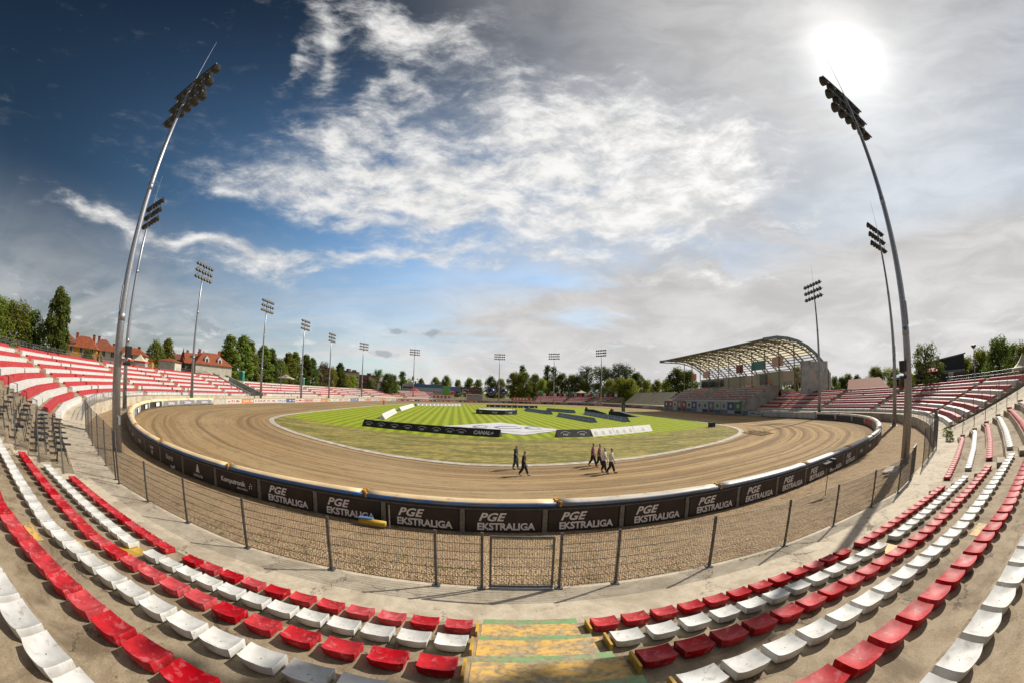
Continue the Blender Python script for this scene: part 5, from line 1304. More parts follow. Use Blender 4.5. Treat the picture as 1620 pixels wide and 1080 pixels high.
# ------------------------------------------------------------------ houses and other buildings
M_ROOFT = mat('roof_tiles_orange', (.30, .068, .016), .8, rgb2=(.16, .045, .02), scale=1.5, coord='World', bump=.3)
M_ROOFB = mat('roof_tiles_brown', (.24, .065, .03), .8, rgb2=(.13, .045, .03), scale=1.5, coord='World', bump=.3)
M_ORA = mat('orange_plaster', (.62, .30, .03), .85, rgb2=(.50, .24, .04), scale=.8, coord='World')
M_PLW = mat('cream_plaster', (.55, .51, .42), .85, rgb2=(.45, .41, .33), scale=.8, coord='World')
M_BRN = mat('grey_brown_gable', (.13, .10, .085), .85)
M_GLASS = mat('window_glass', (.03, .035, .045), .15)
M_FRM = mat('window_frame', (.60, .58, .54), .6)
def house(name, az, D, rot, w, d, h, rh, wall, roof, label, wins=(3, 2), chim=1, dormers=0, z0=1.3, wall2=None, hip=True, cat='house', group=None):
    """front faces local -y; hipped or gabled roof along x"""
    p = at(az, D); root = empty(name, (p.x, p.y, z0), R(rot-az), label, cat, group)
    mb = MB(); mb.box((0, 0, h/2), (w, d, h))
    if not hip:
        mb.raw([(-w/2, -d/2, h), (-w/2, d/2, h), (-w/2, 0, h+rh)], [(0, 1, 2)]); mb.raw([(w/2, -d/2, h), (w/2, d/2, h), (w/2, 0, h+rh)], [(2, 1, 0)])
    mb.build('wall', wall, root)
    if wall2: mb = MB(); mb.box((0, 0, h*.74), (w+.06, d+.06, h*.5)); mb.build('upper_wall', wall2, root)
    rh -= 1.5; o = .45; mb = MB(); hx = (w/2-d*.42) if hip else w/2+o
    A = [(-w/2-o, -d/2-o, h-.1), (w/2+o, -d/2-o, h-.1), (w/2+o, d/2+o, h-.1), (-w/2-o, d/2+o, h-.1), (-hx, 0, h+rh), (hx, 0, h+rh)]
    mb.raw(A, [(0, 1, 5, 4), (2, 3, 4, 5), (1, 2, 5), (3, 0, 4), (3, 2, 1, 0)]); rf = mb.build('roof', roof, root)
    for k in range(chim):
        x = -w*.28+w*.56*k/max(1, chim-1) if chim > 1 else -w*.2
        mb = MB(); mb.box((x, .6, h+rh*.75), (.9, .6, rh*.9)); mb.box((x, .6, h+rh*1.2+.05), (1.05, .75, .12)); mb.build('chimney', roof, rf)
    for k in range(dormers):
        x = -w*.18+w*.36*k/max(1, dormers-1) if dormers > 1 else 0
        mb = MB(); y = -d/2+.7; mb.prism([(x-.8, h+.1), (x+.8, h+.1), (x+.8, h+1.9), (x, h+2.8), (x-.8, h+1.9)], y, y+2.2); dm = mb.build('dormer', M_FRM, rf)
        mb = MB(); mb.box((x, y-.02, h+1.2), (.75, .06, 1.1)); mb.build('pane', M_GLASS, dm)
    nx, nz = wins
    for i in range(nx):
        for j in range(nz):
            x = -w/2+w*(i+.5)/nx; z = 1.6+(h-2.4)*(j/max(1, nz-1) if nz > 1 else .5)
            mb = MB(); mb.box((x, -d/2-.04, z), (1.25, .08, 1.6)); f = mb.build('window', M_FRM, root)
            mb = MB(); mb.box((x-.28, -d/2-.09, z), (.45, .03, 1.35)); mb.box((x+.28, -d/2-.09, z), (.45, .03, 1.35)); mb.build('pane', M_GLASS, f)
    return root
# left terrace houses: (az, D) of the front middle; ridge heights follow the elevation angles of the photograph
house('house', -64.0, 132, -10, 9, 9, 8.6, 4.2, M_PLW, M_ROOFB, 'cream house with a brown roof peeping out right of the tall poplar', (2, 2), 1)
house('house', -60.8, 130, -14, 11, 9, 7.6, 4.6, M_ORA, M_ROOFT, 'orange plastered house with a steep hipped roof left of the big mast', (3, 2), 2)
house('house', -57.8, 134, -6, 10, 10, 7.8, 4.6, M_PLW, M_ROOFB, 'cream house hidden behind the big left mast', (3, 2), 1)
house('terraced_house', -54.4, 128, -16, 16, 9, 7.6, 3.4, M_ORA, M_ROOFT, 'long orange house with white upper floor right of the big left mast', (5, 2), 3, wall2=M_PLW)
house('house', -51.4, 130, -14, 7, 8, 6.8, 3.2, M_ORA, M_ROOFT, 'small orange corner house with a red hipped roof', (2, 2), 1)
house('house', -49.2, 150, -8, 8, 8, 7.0, 3.2, M_BRN, M_ROOFT, 'dark house with a bright orange roof above the tents', (2, 1), 1)
house('house', -47.6, 116, -20, 5, 6, 6.9, 2.3, M_PLW, M_ROOFT, 'small white house with an orange lean roof right of the tents', (1, 1), 0)
house('house', -45.6, 165, -4, 16, 9, 8.8, 3.6, M_BRN, M_ROOFB, 'brown roofed house row behind the third left mast', (4, 1), 3, hip=False)
house('dormer_house', -41.9, 148, 20, 14, 10, 7.8, 5.4, M_PLW, M_ROOFT, 'white walled house with orange roof and two white dormers', (4, 1), 2, dormers=2)
house('house', -44.3, 150, 12, 8, 10, 7.6, 5.0, M_BRN, M_ROOFT, 'grey brown gabled house left of the dormer house', (2, 1), 2, hip=False)
M_PINK = mat('block_pink', (.48, .33, .26), .85); M_BLK2 = mat('block_brown', (.20, .13, .10), .85); M_YG = mat('block_lime', (.35, .38, .12), .85)
def block(az, D, rot, w, d, h, wall, label, nx=6, nz=7, z0=0):
    p = at(az, D); root = empty('apartment_block', (p.x, p.y, z0), R(rot-az), label, 'apartment block')
    mb = MB(); mb.box((0, 0, h/2), (w, d, h)); mb.build('wall', wall, root)
    mb = MB(); mb.box((0, 0, h+.3), (w+.4, d+.4, .6)); mb.box((w*.2, 0, h+1.4), (3, 3, 1.8)); mb.build('roof', M_BRN, root)
    for i in range(nx):
        for j in range(nz):
            mb = MB(); mb.box((-w/2+w*(i+.5)/nx, -d/2-.03, 1.8+(h-2.6)*j/nz), (w/nx*.5, .06, 1.3)); mb.build('window', M_GLASS, root)
block(-22.6, 345, -30, 14, 16, 17.5, M_BLK2, 'brown sided apartment block behind the dark poplar', 3, 5)
block(-21.8, 335, 10, 11, 10, 16.5, M_PINK, 'pink apartment block left of a light mast', 3, 5)
block(-25.6, 330, 8, 12, 10, 16.5, M_YG, 'lime yellow apartment block seen between the trees', 3, 4)
block(-19.9, 360, 8, 16, 10, 15.5, M_BLK2, 'brown apartment block right of the pink one', 4, 4)
block(-18.5, 350, -10, 9, 10, 15., M_PINK, 'pale cream block end behind the fourth far mast', 2, 4)
block(-16.9, 300, 8, 14, 8, 9.5, M_PLW, 'white low sheds behind the far left stand', 4, 2)
# control tower, hall, scoreboards
p = at(-14.0, 262); r_ = empty('control_building', (p.x, p.y, 2.4), R(14), 'two storey pale grey building at the left of the blue hall', 'building')
mb = MB(); mb.box((0, 0, 3.4), (7, 6, 6.8)); mb.box((1.5, 0, 7.4), (3, 4, 1.4)); mb.build('wall', M_GCON, r_)
for k in range(2): mb = MB(); mb.box((0, -3.05, 1.9+k*2.8), (5.8, .08, 1.2)); mb.build('window', M_GLASS, r_)
p = at(-11.3, 290); r_ = empty('blue_hall', (p.x, p.y, 2.5), R(11), 'long hall with blue fascia and white wall behind the far stand', 'hall')
mb = MB(); mb.box((0, 0, 2.6), (22, 10, 5.2)); mb.build('wall', mat('hall_pale', (.38, .42, .46), .6), r_)
mb = MB(); mb.box((-.5, -.1, 6.2), (23, 10.2, 2.2)); mb.build('fascia', mat('hall_blue', (.06, .13, .30), .5), r_)
mb = MB(); mb.box((12.6, -3, 3.4), (4.5, 5, 6.8)); mb.build('green_panel', mat('hall_green', (.16, .38, .10), .6), r_)
mb = MB(); 
for k in range(9): mb.box((-9+k*2.2, -5.05, 2.4), (1.3, .06, 1.2))
mb.build('window_band', mat('hall_text', (.20, .26, .34), .6), r_)
sb = empty('scoreboard', (-27.0, 254, ZT1+1), R(6), 'wide dark scoreboard with blue and red fields at the far end', 'scoreboard')
for x in (-8.5, -3, 3, 8.5): mb = MB(); mb.box((x, .3, 1.2), (.3, .3, 4.4)); mb.build('post', M_DSTEEL, sb)
for x, z, w_, h_, c in ((-6.6, 4.6, 6.0, 2.9, 2), (-.4, 4.6, 6.0, 2.9, 5), (6.2, 4.6, 6.6, 2.9, 5), (-7.8, 2.2, 3.6, 1.6, 1), (-3.2, 2.2, 5.2, 1.6, 5), (1.4, 2.2, 3.4, 1.6, 1), (6.3, 2.2, 6.2, 1.6, 5)):
    mb = MB(); mb.box((x, 0, z), (w_-.1, .3, h_)); f = mb.build('display_field', AD[c], sb)
    if c != 1:
        mb = MB()
        for q in range(3): mb.box((x-w_*.25+q*w_*.25, -.17, z+(.2 if q % 2 else -.3)), (w_*.2, .03, .35))
        mb.build('markings', AD[1] if (c == 2 or x > 5) else AD[0], f)
gf = empty('white_frame', (-20.2, 236, .6), R(6), 'white framed gate below the scoreboard', 'gate')
mb = MB()
for x in (-4.6, 4.6): mb.box((x, 0, 1.9), (.5, .4, 3.8))
mb.box((0, 0, 3.65), (9.6, .4, .5)); mb.build('frame', M_AW, gf)
mb = MB(); mb.box((0, .1, 1.6), (8.6, .06, 2.8)); mb.build('screen', mat('screen_grey', (.32, .33, .31), .7), gf)
for x, y, w_, c, lb in ((-38, 233, 13, 0, 'white and red advertising sheet on the left of the far bank'), (6.0, 243.5, 11, 1, 'red and white advertising sheet on the far bank below the balloons')):
    r_ = empty('bank_sheet', (x, y, ZW+.3), R(8 if x < 0 else -2), lb, 'advertising sheet'); mb = MB()
    mb.box((0, 0, .9), (w_, .08, 1.9)); o = mb.build('sheet', AD[c], r_)
    mb = MB()
    for k in range(5): mb.box((-w_*.35+k*w_*.16, -.06, .9), (w_*.10, .03, 1.0+.3*(k % 2)))
    mb.build('markings', AD[1 if c == 0 else 0], r_)
def balloon(az, D, label):
    p = at(az, D); r_ = empty('navy_balloon', (p.x, p.y, 3.6), 0, label, 'balloon', 'navy balloons at the far end')
    mb = MB(); n = 14; mb.lathe([(max(.01, 2.15*sin(pi*k/n)), 2.6-2.15*cos(pi*k/n)) for k in range(n+1)], 20); s_ = mb.build('sphere', mat('balloon_navy', (.012, .018, .10), .3, rgb2=(.012, .018, .09)), r_, smooth=True)
    mb = MB(); mb.lathe([(.6, 0), (.5, .5), (.12, .55)], 12); mb.build('foot', M_BLACK, r_)
    mb = MB(); M = Matrix.Translation((-.75, -2.18, 2.2)) @ Matrix.Rotation(pi/2, 4, 'X'); vs, fs = mesh_pts(t_ps, M @ Matrix.Diagonal((2., 2., 1, 1)))
    mb.raw([(v[0], -math.sqrt(max(.1, 2.2**2-v[0]**2-(v[2]-2.6)**2)), v[2]) for v in vs], fs); mb.build('lettering', M_MARK, r_)
balloon(-2.65, 253, 'navy balloon left of the far mast'); balloon(-.95, 253, 'navy balloon right of the far mast')
# tents and parasols
M_TENT = [mat('tent_cream', (.58, .50, .36), .7), mat('tent_red', (.50, .05, .04), .7), mat('parasol_blue', (.05, .17, .38), .7), mat('parasol_red', (.60, .08, .05), .7)]
def tent(x, y, z, w, a, b, label, rz=0., h=2.2):
    r_ = empty('canopy_tent', (x, y, z), rz, label, 'tent')
    for sx in (-1, 1):
        for sy in (-1, 1): mb = MB(); mb.tube([(sx*w/2, sy*w/2, 0), (sx*w/2, sy*w/2, h)], .04, 5); mb.build('leg', M_GALV, r_)
    mb = MB(); n = 6; V = []
    for k in range(n+1):
        t = k/n; s_ = w/2*1.06*(1-t)+.02; zz = h+1.5*(t**1.7)
        V += [(-s_, -s_, zz), (s_, -s_, zz), (s_, s_, zz), (-s_, s_, zz)]
    mb.raw(V, [(k*4+j, k*4+(j+1) % 4, k*4+4+(j+1) % 4, k*4+4+j) for k in range(n) for j in range(4)]); mb.build('roof', M_TENT[a], r_)
    mb = MB(); s_ = w/2*1.06
    for (x0, y0, x1, y1) in ((-s_, -s_, s_, -s_), (s_, -s_, s_, s_), (s_, s_, -s_, s_), (-s_, s_, -s_, -s_)): mb.face([(x0, y0, h-.35), (x1, y1, h-.35), (x1, y1, h), (x0, y0, h)])
    mb.build('valance', M_TENT[b], r_)
def parasol(x, y, z, rr_, c, label, h=2.6):
    r_ = empty('parasol', (x, y, z), 0, label, 'parasol')
    mb = MB(); mb.tube([(0, 0, 0), (0, 0, h+.3)], .035, 6); mb.build('pole', M_GALV, r_)
    mb = MB(); mb.lathe([(rr_, h-.75), (rr_, h-.6), (rr_*.6, h-.2), (.03, h+.15)], 8); mb.build('cover', M_TENT[c], r_)
    mb = MB(); mb.lathe([(.3, 0), (.3, .1), (.05, .12)], 10); mb.build('foot', M_BLACK, r_)
ZTL = ZT1+RISE*11; ZTR = ZT1+RISE*9
p = bp(par(-64.5, 61), 16.2); tent(p.x, p.y, ZTL-.8, 3.6, 0, 1, 'left one of two red and cream tents on top of the left stand', .7)
p = bp(par(-65.2, 66.5), 16.2); tent(p.x, p.y, ZTL-.8, 3.6, 0, 1, 'right one of two red and cream tents on top of the left stand', .6)
p = bp(par(-74, 146), 13.2); tent(p.x, p.y, ZT1+RISE*9+.2, 5.5, 0, 0, 'small cream tent on top of the far left stand', .3)
p = bp(par(33, 234), 11.5); tent(p.x, p.y, ZT1+RISE*7+.2, 5.6, 0, 0, 'cream tent above the far right stand', .3)
p = at(-13.0, 256); tent(p.x, p.y, 3.6, 4.6, 3, 3, 'red tent beside the blue hall', 0., 1.8)
p = bp(par(61.1, 53.5), 13.2); parasol(p.x, p.y, ZTR-.05, 2.6, 2, 'blue parasol at the top of the right stand', 2.5)
p = bp(par(60.0, 46), 13.4); parasol(p.x, p.y, ZTR-.05, 2.1, 3, 'red parasol beside the dark bar at the top right', 2.9)
# portable toilets
M_TOI = mat('toilet_green', (.03, .22, .15), .5); M_TOIW = mat('toilet_white', (.55, .56, .55), .6)
def toilet(s, off, z, label, sc=1.):
    p = bp(s, off); a, b = bp(s-.05, off), bp(s+.05, off); r_ = empty('portable_toilet', (p.x, p.y, z), math.atan2(b.y-a.y, b.x-a.x), label, 'toilet cabin', 'green toilet cabins on top of the stands'); r_.scale = (sc, sc, sc)
    mb = MB(); mb.box((0, 0, 1.1), (1.15, 1.15, 2.2)); mb.build('cabin', M_TOI, r_); mb = MB(); mb.box((0, 0, 2.28), (1.25, 1.25, .16)); mb.build('roof', M_TOIW, r_); mb = MB(); mb.box((0, .6, 1.05), (.75, .05, 1.9)); mb.build('door', M_TOI, r_)
ZF = ZT1+RISE*9; ZFR = ZT1+RISE*7
toilet(par(-71.8, 112), 12.3, ZF, 'green toilet cabin at the left end of the far left stand', 1.25); toilet(par(-74, 158), 12.3, ZF, 'green toilet cabin on the far left stand, right of the cream tent', 1.3)
for i, q in enumerate(((15, 244), (20, 243), (27, 238), (30, 236.5), (44, 220), (47.5, 215.5))):
    toilet(par(*q), 9.8, ZFR, f"green toilet cabin, {ordi(i+1)} from the left on top of the far right stand", 1.2)
# flags of cloth along the top of the far right stand
for i in range(16):
    s = S_FR0+.1+(S_FR1-S_FR0-.2)*i/15; p = bp(s, 8.9); r_ = empty('cloth_panel', (p.x, p.y, ZFR), 0, f"{'red' if i % 2 else 'white'} cloth panel, {ordi(16-i)} from the left above the far right stand", 'cloth panel', 'cloth panels above the far right stand')
    mb = MB(); mb.box((0, 0, 1.0), (1.5, .08, 1.7)); mb.build('cloth', AD[1] if i % 2 else AD[0], r_)
    for x in (-.8, .8): mb = MB(); mb.tube([(x, 0, 0), (x, 0, 1.95)], .04, 4); mb.build('pole', M_GALV, r_)
# tunnel between left stands
s0, s1 = S_L4E-.02, S_L5+.02
en = empty('players_entrance', (*bp((s0+s1)/2, 0), 0), 0, 'sunken concrete entrance between the two left stands', 'entrance'); eo = bp((s0+s1)/2, 0)
for s, zz in ((S_L4E-.012, 5.4), (S_L5+.012, 5.0)):
    mb = MB(); a, b = bp(s, -.4)-eo, bp(s, 13)-eo; u = (b-a).normalized(); n_ = Vector((-u.y, u.x))*.15
    mb.raw([(*(a-n_), 0), (*(a+n_), 0), (*(b+n_), 0), (*(b-n_), 0), (*(a-n_), 1.9), (*(a+n_), 1.9), (*(b+n_), zz+1.1), (*(b-n_), zz+1.1)], [(0, 1, 2, 3), (4, 5, 6, 7), (0, 1, 5, 4), (1, 2, 6, 5), (2, 3, 7, 6), (3, 0, 4, 7)]); mb.build('side_wall', M_GCON, en)
mb = MB(); a = bp((s0+s1)/2, 13)-eo; mb.box((a.x, a.y, 2.8), (.4, 11, 5.6)); mb.build('back_wall', M_WALK, en)
mb = MB(); a = bp((s0+s1)/2, 12.6)-eo; mb.box((a.x, a.y, 1.6), (.3, 4, 3.0)); mb.build('dark_doorway', M_BLACK, en)
# pink awning, dark bar and hall on the right
pa = bp(par(61.5, 62), 12.5); r_ = empty('pink_awning', (pa.x, pa.y, ZTR-.5), R(95), 'flat sloping pink awning behind the right stand next to the canopy', 'awning')
mb = MB(); mb.raw([(-7, 1.8, .7), (5.5, 1.8, .7), (8.5, -2.6, 2.9), (-1.5, -2.6, 2.9), (-7, 1.8, .55), (5.5, 1.8, .55), (8.5, -2.6, 2.75), (-1.5, -2.6, 2.75)], [(0, 1, 2, 3), (7, 6, 5, 4), (0, 4, 5, 1), (1, 5, 6, 2), (2, 6, 7, 3), (3, 7, 4, 0)]); mb.build('sheet', mat('awning_pink', (.42, .21, .15), .8, rgb2=(.36, .18, .13)), r_)
for x in (-1, 3, 7): mb = MB(); mb.tube([(x, -2.4, -.5), (x, -2.4, 2.7)], .08, 6); mb.build('post', M_DSTEEL, r_)
p = at(61.2, 92); r_ = empty('dark_bar', (p.x, p.y, 4.2), R(-61+8), 'dark two storey cabin with white panelled corner above the right stand', 'building')
mb = MB(); mb.prism([(-6.2, 0), (5.2, 0), (5.2, 5.6), (-6.2, 4.4)], -4, 4); mb.build('wall', mat('cabin_dark', (.035, .04, .05), .6, rgb2=(.05, .055, .06)), r_)
mb = MB(); mb.prism([(-6.5, 4.42), (5.5, 5.62), (5.5, 5.85), (-6.5, 4.65)], -4.4, 4.4); mb.build('roof', mat('cabin_roof', (.30, .27, .22), .7), r_)
mb = MB(); mb.box((2.2, -4.1, 1.5), (6.1, .3, 3.0)); mb.build('white_panelling', mat('panel_white', (.5, .5, .5), .5, rgb2=(.36, .36, .36), scale=.8, stretch=(5, 1, .1)), r_)
mb = MB(); mb.box((.6, -4.28, 1.1), (1., .08, 2.1)); mb.build('door', M_BLACK, r_)
mb = MB(); mb.box((-2.5, -4.1, 3.9), (1.2, .1, .8)); mb.build('window', M_FRM, r_)
mb = MB(); mb.box((-8., -2, 1.3), (4.4, 6, 2.6)); mb.box((-8., -2, 2.7), (5., 6.6, .2)); mb.build('side_shed', M_BRN, r_)
p = at(64.9, 84); r_ = empty('dark_shed', (p.x, p.y, 4.), R(-64), 'row of dark sheds behind the railing on the right', 'shed')
for k in range(4): mb = MB(); mb.prism([(-7+k*4, 0), (-3.3+k*4, 0), (-3.3+k*4, 2.4+.3*(k % 2)), (-7+k*4, 2.9-.3*(k % 2))], -2.5, 2.5); mb.build('shed_bay', M_BRN if k % 2 else M_BLACK, r_)
mb = MB(); mb.box((-3.2, -2.6, 1.4), (1.1, .1, 2.6), 0, 0, .2); mb.build('leaning_board', M_PLW, r_)
for i, (az, D, el, lb) in enumerate(((66.5, 62, 3.3, 'tall street lamp behind the right stand'), (-31.6, 128, 2.1, 'thin street lamp behind the far left stand'), (-28.9, 140, 1.7, 'second thin street lamp behind the far left stand'), (8.0, 255, 1.5, 'thin street lamp in the far right wood'), (11.0, 252, 1.4, 'thin street lamp right of the far right mast'), (-7.9, 268, 1.3, 'lamp at the right edge of the scoreboard'))):
    p = at(az, D); h = H(el, D)-3.; r_ = empty('street_lamp', (p.x, p.y, 3.), R(-az), lb, 'street lamp', 'street lamps behind the stands')
    mb = MB(); mb.tube([(0, 0, 0), (0, 0, h)], [.09, .06], 6); mb.build('pole', M_GALV, r_); mb = MB(); mb.lathe([(.1, h-.1), (.42, h+.15), (.45, h+.35), (.05, h+.42)], 8); mb.build('lamp_head', M_DSTEEL, r_)
p = at(74.5, 56); tent(p.x, p.y, 3.9, 3.2, 0, 0, 'white tent at the right edge behind the dark fence', .4, 2.0)
# tall side fence at the right edge
railing(par(38.7, 19.6), par(38.9, 19.8)+.3, -.28+TREAD*10+3.0, ZTR, 2.6, 'tall dark railing at the top of the ramp near the right edge', 1.5)
# timber blocks at the row ends beside the ramp
for n in range(1, 7):
    p = bp(par(29.9, 14.1), TREAD*(n-1)+.1); mb = MB(); mb.box((0, 0, .11), (.42, .42, .22)); mb.box((0, 0, .235), (.46, .46, .03)); o = mb.build('timber_block', mat('old_timber', (.36, .22, .09), .8, rgb2=(.22, .13, .06), scale=6), label=f"brown timber block at the ramp end of the {ordi(n)} seat row", cat='timber block', group='timber blocks at the row ends'); o.location = (p.x, p.y, ZT1+RISE*(n-1)); o.rotation_euler = (0, 0, .45)
# yellow floor patches in the near stand
for i, (s, n, w_) in enumerate(((NB-1.0, 2, .6), (NB-1.0, 3, .8), (NB-1.0, 4, .9), (2.0, 2, .6), (2.0, 4, .8))):
    if i in (0, 3): p = bp(s, TREAD*(n-1)+.05)
    else: p = bp(s, TREAD*(n-1)+.5)
    a, b = bp(s-.04, 0), bp(s+.04, 0); mb = MB(); d_ = .45; z = .006
    mb.raw([(-w_/2, -d_/2, z), (w_/2, -d_/2, z), (w_/2, d_/2, z), (-w_/2, d_/2, z)], [(0, 1, 2, 3)]); o = mb.build('floor_marking', M_YEL if i % 3 else M_YELS, kind='structure'); o.location = (p.x, p.y, ZT1+RISE*(n-1)); o.rotation_euler = (0, 0, math.atan2(b.y-a.y, b.x-a.x))

# ------------------------------------------------------------------ people
FAT = 1.0
M_SKIN = mat('skin', (.42, .23, .15), .6)
def skinned(name, nodes, edges, m, parent, root=0, sub=2):
    me = bpy.data.meshes.new(name); me.from_pydata([n[:3] for n in nodes], edges, [])
    o = bpy.data.objects.new(name, me); col.objects.link(o)
    md = o.modifiers.new('skin', 'SKIN'); 
    for i, n in enumerate(nodes):
        sv = me.skin_vertices[0].data[i]; rx = n[3]; ry = n[4] if len(n) > 4 else n[3]; sv.radius = (rx*FAT, ry*FAT); sv.use_root = (i == root)
    sb_ = o.modifiers.new('sub', 'SUBSURF'); sb_.levels = sub; sb_.render_levels = sub
    dg = bpy.context.evaluated_depsgraph_get(); dg.update(); m2 = bpy.data.meshes.new_from_object(o.evaluated_get(dg)); bpy.data.objects.remove(o)
    m2.materials.clear(); m2.materials.append(m)
    for p in m2.polygons: p.use_smooth = True
    o = bpy.data.objects.new(name, m2); link(o, parent); return o
def person(x, y, heading, label, shirt, trousers, hair, shoes, h=1.78, stride=.32, sleeve='short', cap=None, bald=False, armsw=1., z=0., vest=None):
    """walks along local +x; heading in degrees of that axis"""
    r_ = empty('person', (x, y, z), R(heading), label, 'person', None); k = h/1.78
    S = stride*.85; hz = .93*k
    hipL, hipR = (0, .09, hz), (0, -.09, hz)
    kneeL, kneeR = (S*.55, .10, .50*k), (-S*.15, -.10, .49*k); ankL, ankR = (S*.95, .10, .09*k), (-S*.95, -.10, .14*k)
    toeL, toeR = (S*.95+.17, .12, .04), (-S*.95+.14, -.12, .035)
    chest = (.02, 0, 1.30*k); neck = (.03, 0, 1.48*k); head = (.055, 0, 1.62*k); shL, shR = (.02, .19, 1.41*k), (.02, -.19, 1.41*k)
    A = armsw*.16
    elL, elR = (-A*.8, .25, 1.13*k), (A*.6, -.25, 1.13*k); wrL, wrR = (-A*.6, .25, .89*k), (A*1.6, -.24, .90*k)
    haL, haR = (-A*.5, .245, .80*k), (A*1.75, -.235, .81*k)
    body = [(0, 0, hz, .11, .14), (.01, 0, 1.12*k, .10, .13), (*chest, .11, .15), (*neck, .05, .055), (.045, 0, 1.56*k, .065, .06), (.055, 0, 1.66*k, .095, .075), (.05, 0, 1.735*k, .06, .055),
            (*shL, .055), (*elL, .042), (*wrL, .028), (*haL, .035, .022), (*shR, .055), (*elR, .042), (*wrR, .028), (*haR, .035, .022),
            (*hipL, .085), (*kneeL, .055), (*ankL, .038), (*toeL, .03), (*hipR, .085), (*kneeR, .055), (*ankR, .038), (*toeR, .03),
            (.135, 0, 1.615*k, .014), (.02, .075, 1.62*k, .016, .02), (.02, -.075, 1.62*k, .016, .02)]
    E_ = [(0, 1), (1, 2), (2, 3), (3, 4), (4, 5), (5, 6), (2, 7), (7, 8), (8, 9), (9, 10), (2, 11), (11, 12), (12, 13), (13, 14), (0, 15), (15, 16), (16, 17), (17, 18), (0, 19), (19, 20), (20, 21), (21, 22), (4, 23), (5, 24), (5, 25)]
    n0 = len(body)
    for hb, ha, sg in ((10, haL, 1), (14, haR, -1)):     # four fingers and a thumb on each hand
        for q in range(4):
            L_ = (.062, .072, .068, .054)[q]; dx = .024-.016*q
            body.append((ha[0]+dx, ha[1], ha[2]-.045, .0095)); body.append((ha[0]+dx+.012, ha[1]-sg*.012, ha[2]-.045-L_, .0085)); E_ += [(hb, len(body)-2), (len(body)-2, len(body)-1)]
        body.append((ha[0]+.045, ha[1]-sg*.012, ha[2]-.03, .010)); E_.append((hb, len(body)-1))
    skinned('body', body, E_, M_SKIN, r_)
    global FAT
    FAT = 1.30
    top = [(0, 0, .80*k, .115, .145), (0, 0, .92*k, .125, .155), (.01, 0, 1.12*k, .125, .155), (.02, 0, 1.32*k, .135, .175), (.03, 0, 1.445*k, .075, .085), (*shL, .078), (*shR, .078)]
    te = [(0, 1), (1, 2), (2, 3), (3, 4), (3, 5), (3, 6)]
    fl_, fr_ = (.55, .55) if sleeve == 'short' else (1., 1.)
    lerp = lambda a, b, t: tuple(a[i]+(b[i]-a[i])*t for i in range(3))
    top += [(*lerp(shL, elL, .8 if sleeve == 'short' else 1.), .066), (*lerp(shR, elR, .8 if sleeve == 'short' else 1.), .066)]; te += [(5, 7), (6, 8)]
    if sleeve == 'long': top += [(*wrL, .045), (*wrR, .045)]; te += [(7, 9), (8, 10)]
    skinned('shirt', top, te, shirt, r_)
    if vest: skinned('safety_vest', [(0, 0, .98*k, .145, .175), (.02, 0, 1.34*k, .148, .19), (.03, 0, 1.44*k, .085, .10)], [(0, 1), (1, 2)], vest, r_)
    skinned('trousers', [(0, 0, 1.02*k, .095, .125), (0, 0, .88*k, .13, .16), (*hipL[:2], .84*k, .105), (*kneeL, .078), (*lerp(kneeL, ankL, .93), .062), (*hipR[:2], .84*k, .105), (*kneeR, .078), (*lerp(kneeR, ankR, .93), .062)],
            [(0, 1), (1, 2), (2, 3), (3, 4), (1, 5), (5, 6), (6, 7)], trousers, r_)
    FAT = 1.05
    for a, t in ((ankL, toeL), (ankR, toeR)): skinned('shoe', [(a[0]-.05, a[1], a[2]-.03, .045), (a[0]+.03, a[1], a[2]-.035, .045), (t[0]-.02, t[1], t[2]+.005, .042), (t[0]+.06, t[1], t[2], .028)], [(0, 1), (1, 2), (2, 3)], shoes, r_, 0, 1)
    if cap: skinned('cap', [(.03, 0, 1.70*k, .10, .088), (.045, 0, 1.755*k, .075, .07), (.17, 0, 1.695*k, .02, .06)], [(0, 1), (0, 2)], cap, r_, 0, 1)
    elif not bald: skinned('hair', [(.0, 0, 1.645*k, .065, .074), (.03, 0, 1.715*k, .092, .082), (.055, 0, 1.765*k, .055, .05)], [(0, 1), (1, 2)], hair, r_, 0, 2)
    FAT = 1.0
    mb = MB()
    for sg in (-1, 1): mb.tube([(.133, sg*.030, 1.655*k), (.150, sg*.030, 1.655*k)], .011, 6)
    mb.tube([(.128, -.028, 1.572*k), (.128, .028, 1.572*k)], .008, 5); mb.build('face_marks', mat('eye_dark', (.06, .03, .025), .5), r_)
    return r_
C_ = lambda n, *c: mat('cloth_'+n, c, .85, scale=20)
NAVY, WHITE, BLK, JEAN = C_('navy', .02, .035, .10), C_('white', .82, .82, .86), C_('black', .02, .02, .024), C_('denim', .05, .055, .065)
CHK = mat('cloth_plaid', (.50, .22, .30), .85, rgb2=(.10, .05, .12), scale=14, lo=.45, hi=.55); HDK = C_('dark_hair', .02, .014, .01); GRY = C_('grey_hair', .25, .23, .21)
SHB, SHW, SHO = C_('shoe_black', .02, .018, .018), C_('shoe_white', .6, .6, .6), C_('shoe_brown', .32, .10, .04)
person(.45, 30.1, -18, 'bald person in a dark blue shirt and grey trousers walking on the track', NAVY, JEAN, HDK, SHB, 1.86, .2, bald=True)
person(.95, 27.8, -12, 'person in black with grey cap and white shoes striding on the track', BLK, BLK, HDK, SHW, 1.68, .36, cap=C_('cap_grey', .16, .16, .20))
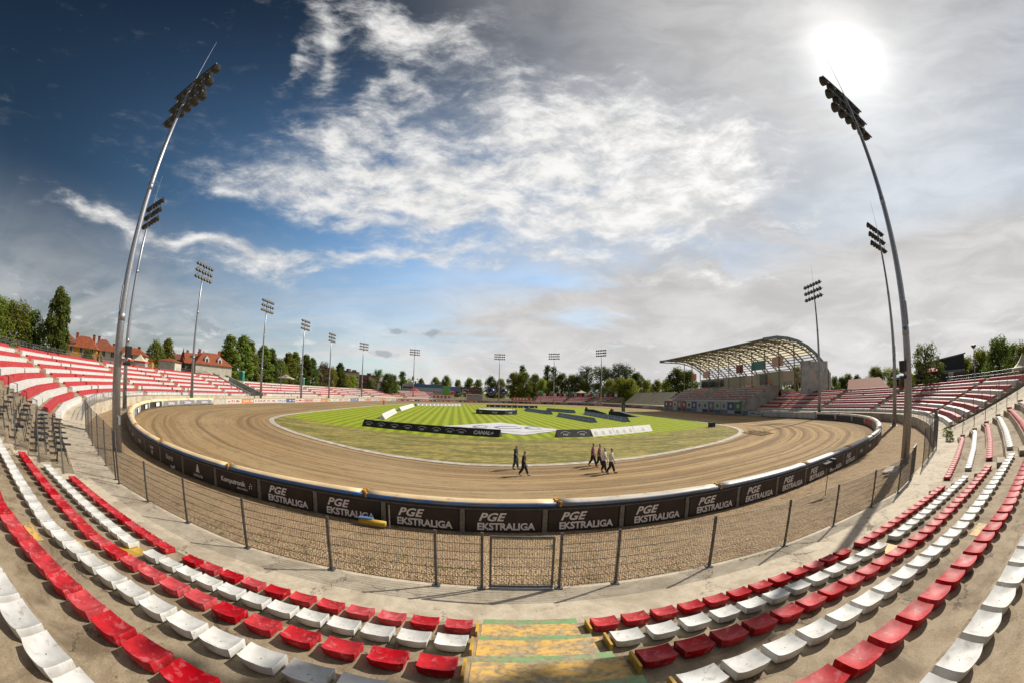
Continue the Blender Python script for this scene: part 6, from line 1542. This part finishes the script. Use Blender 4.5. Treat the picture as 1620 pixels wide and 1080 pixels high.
person(6.35, 31.7, -22, 'person in a pink plaid shirt, rear one of the plaid pair', CHK, BLK, HDK, SHO, 1.78, .34)
person(6.72, 31.05, -20, 'person in a plaid shirt and red brown shoes, front one of the plaid pair', CHK, BLK, HDK, SHO, 1.78, .30)
person(6.62, 28.9, -16, 'grey haired person in white shirt, farther one of the white-shirted pair', WHITE, BLK, GRY, SHB, 1.78, .18)
person(6.98, 28.3, -14, 'dark haired person in white shirt, nearest of the white-shirted pair', WHITE, BLK, HDK, SHB, 1.80, .36)
person(-42.6, 137.5, 200, 'person in black standing alone at the far left edge of the grass', BLK, BLK, HDK, SHB, 1.85, .1)
YV, OV = mat('vest_yellow', (.55, .72, .03), .6), mat('vest_orange', (.85, .16, .02), .6)
p = bp(par(-44.8, 24.6), 14.3); person(p.x, p.y, 60, 'steward in a yellow vest at the top of the left stand near the poplar', BLK, BLK, HDK, SHB, 1.8, .1, vest=YV, z=ZTL)
p = bp(par(-62.2, 51.5), 14.3); person(p.x, p.y, 60, 'steward in a yellow vest above the left stand by the orange houses', BLK, BLK, HDK, SHB, 1.8, .1, vest=YV, z=ZTL)
p = bp(par(-62.0, 50.3), 14.3); person(p.x, p.y, 40, 'steward in an orange vest beside the yellow one on the left', BLK, BLK, HDK, SHB, 1.75, .1, vest=OV, z=ZTL)
g_ = gp(9., 91.2, 7.02); person(g_[0]+GO.x, g_[1]+GO.y, 200, 'worker in orange under the right end of the canopy', OV, OV, HDK, SHB, 1.8, .1, vest=OV, z=7.02)
g_ = gp(9., 92.6, 7.02); person(g_[0]+GO.x, g_[1]+GO.y, 150, 'second worker in orange under the canopy, farther from the end wall', OV, OV, HDK, SHB, 1.8, .1, vest=OV, z=7.02)
for i, (dy, sh) in enumerate(((0, WHITE), (1.1, WHITE), (2.4, BLK))):
    p = bp(par(61.1, 52.5+dy), 13.8); person(p.x, p.y, 170+30*i, f"{['person in a white shirt left of the blue parasol pole', 'person in a white shirt under the blue parasol', 'person in black near the blue parasol'][i]}", sh, BLK, HDK, SHB, 1.78, .08, z=ZTR)
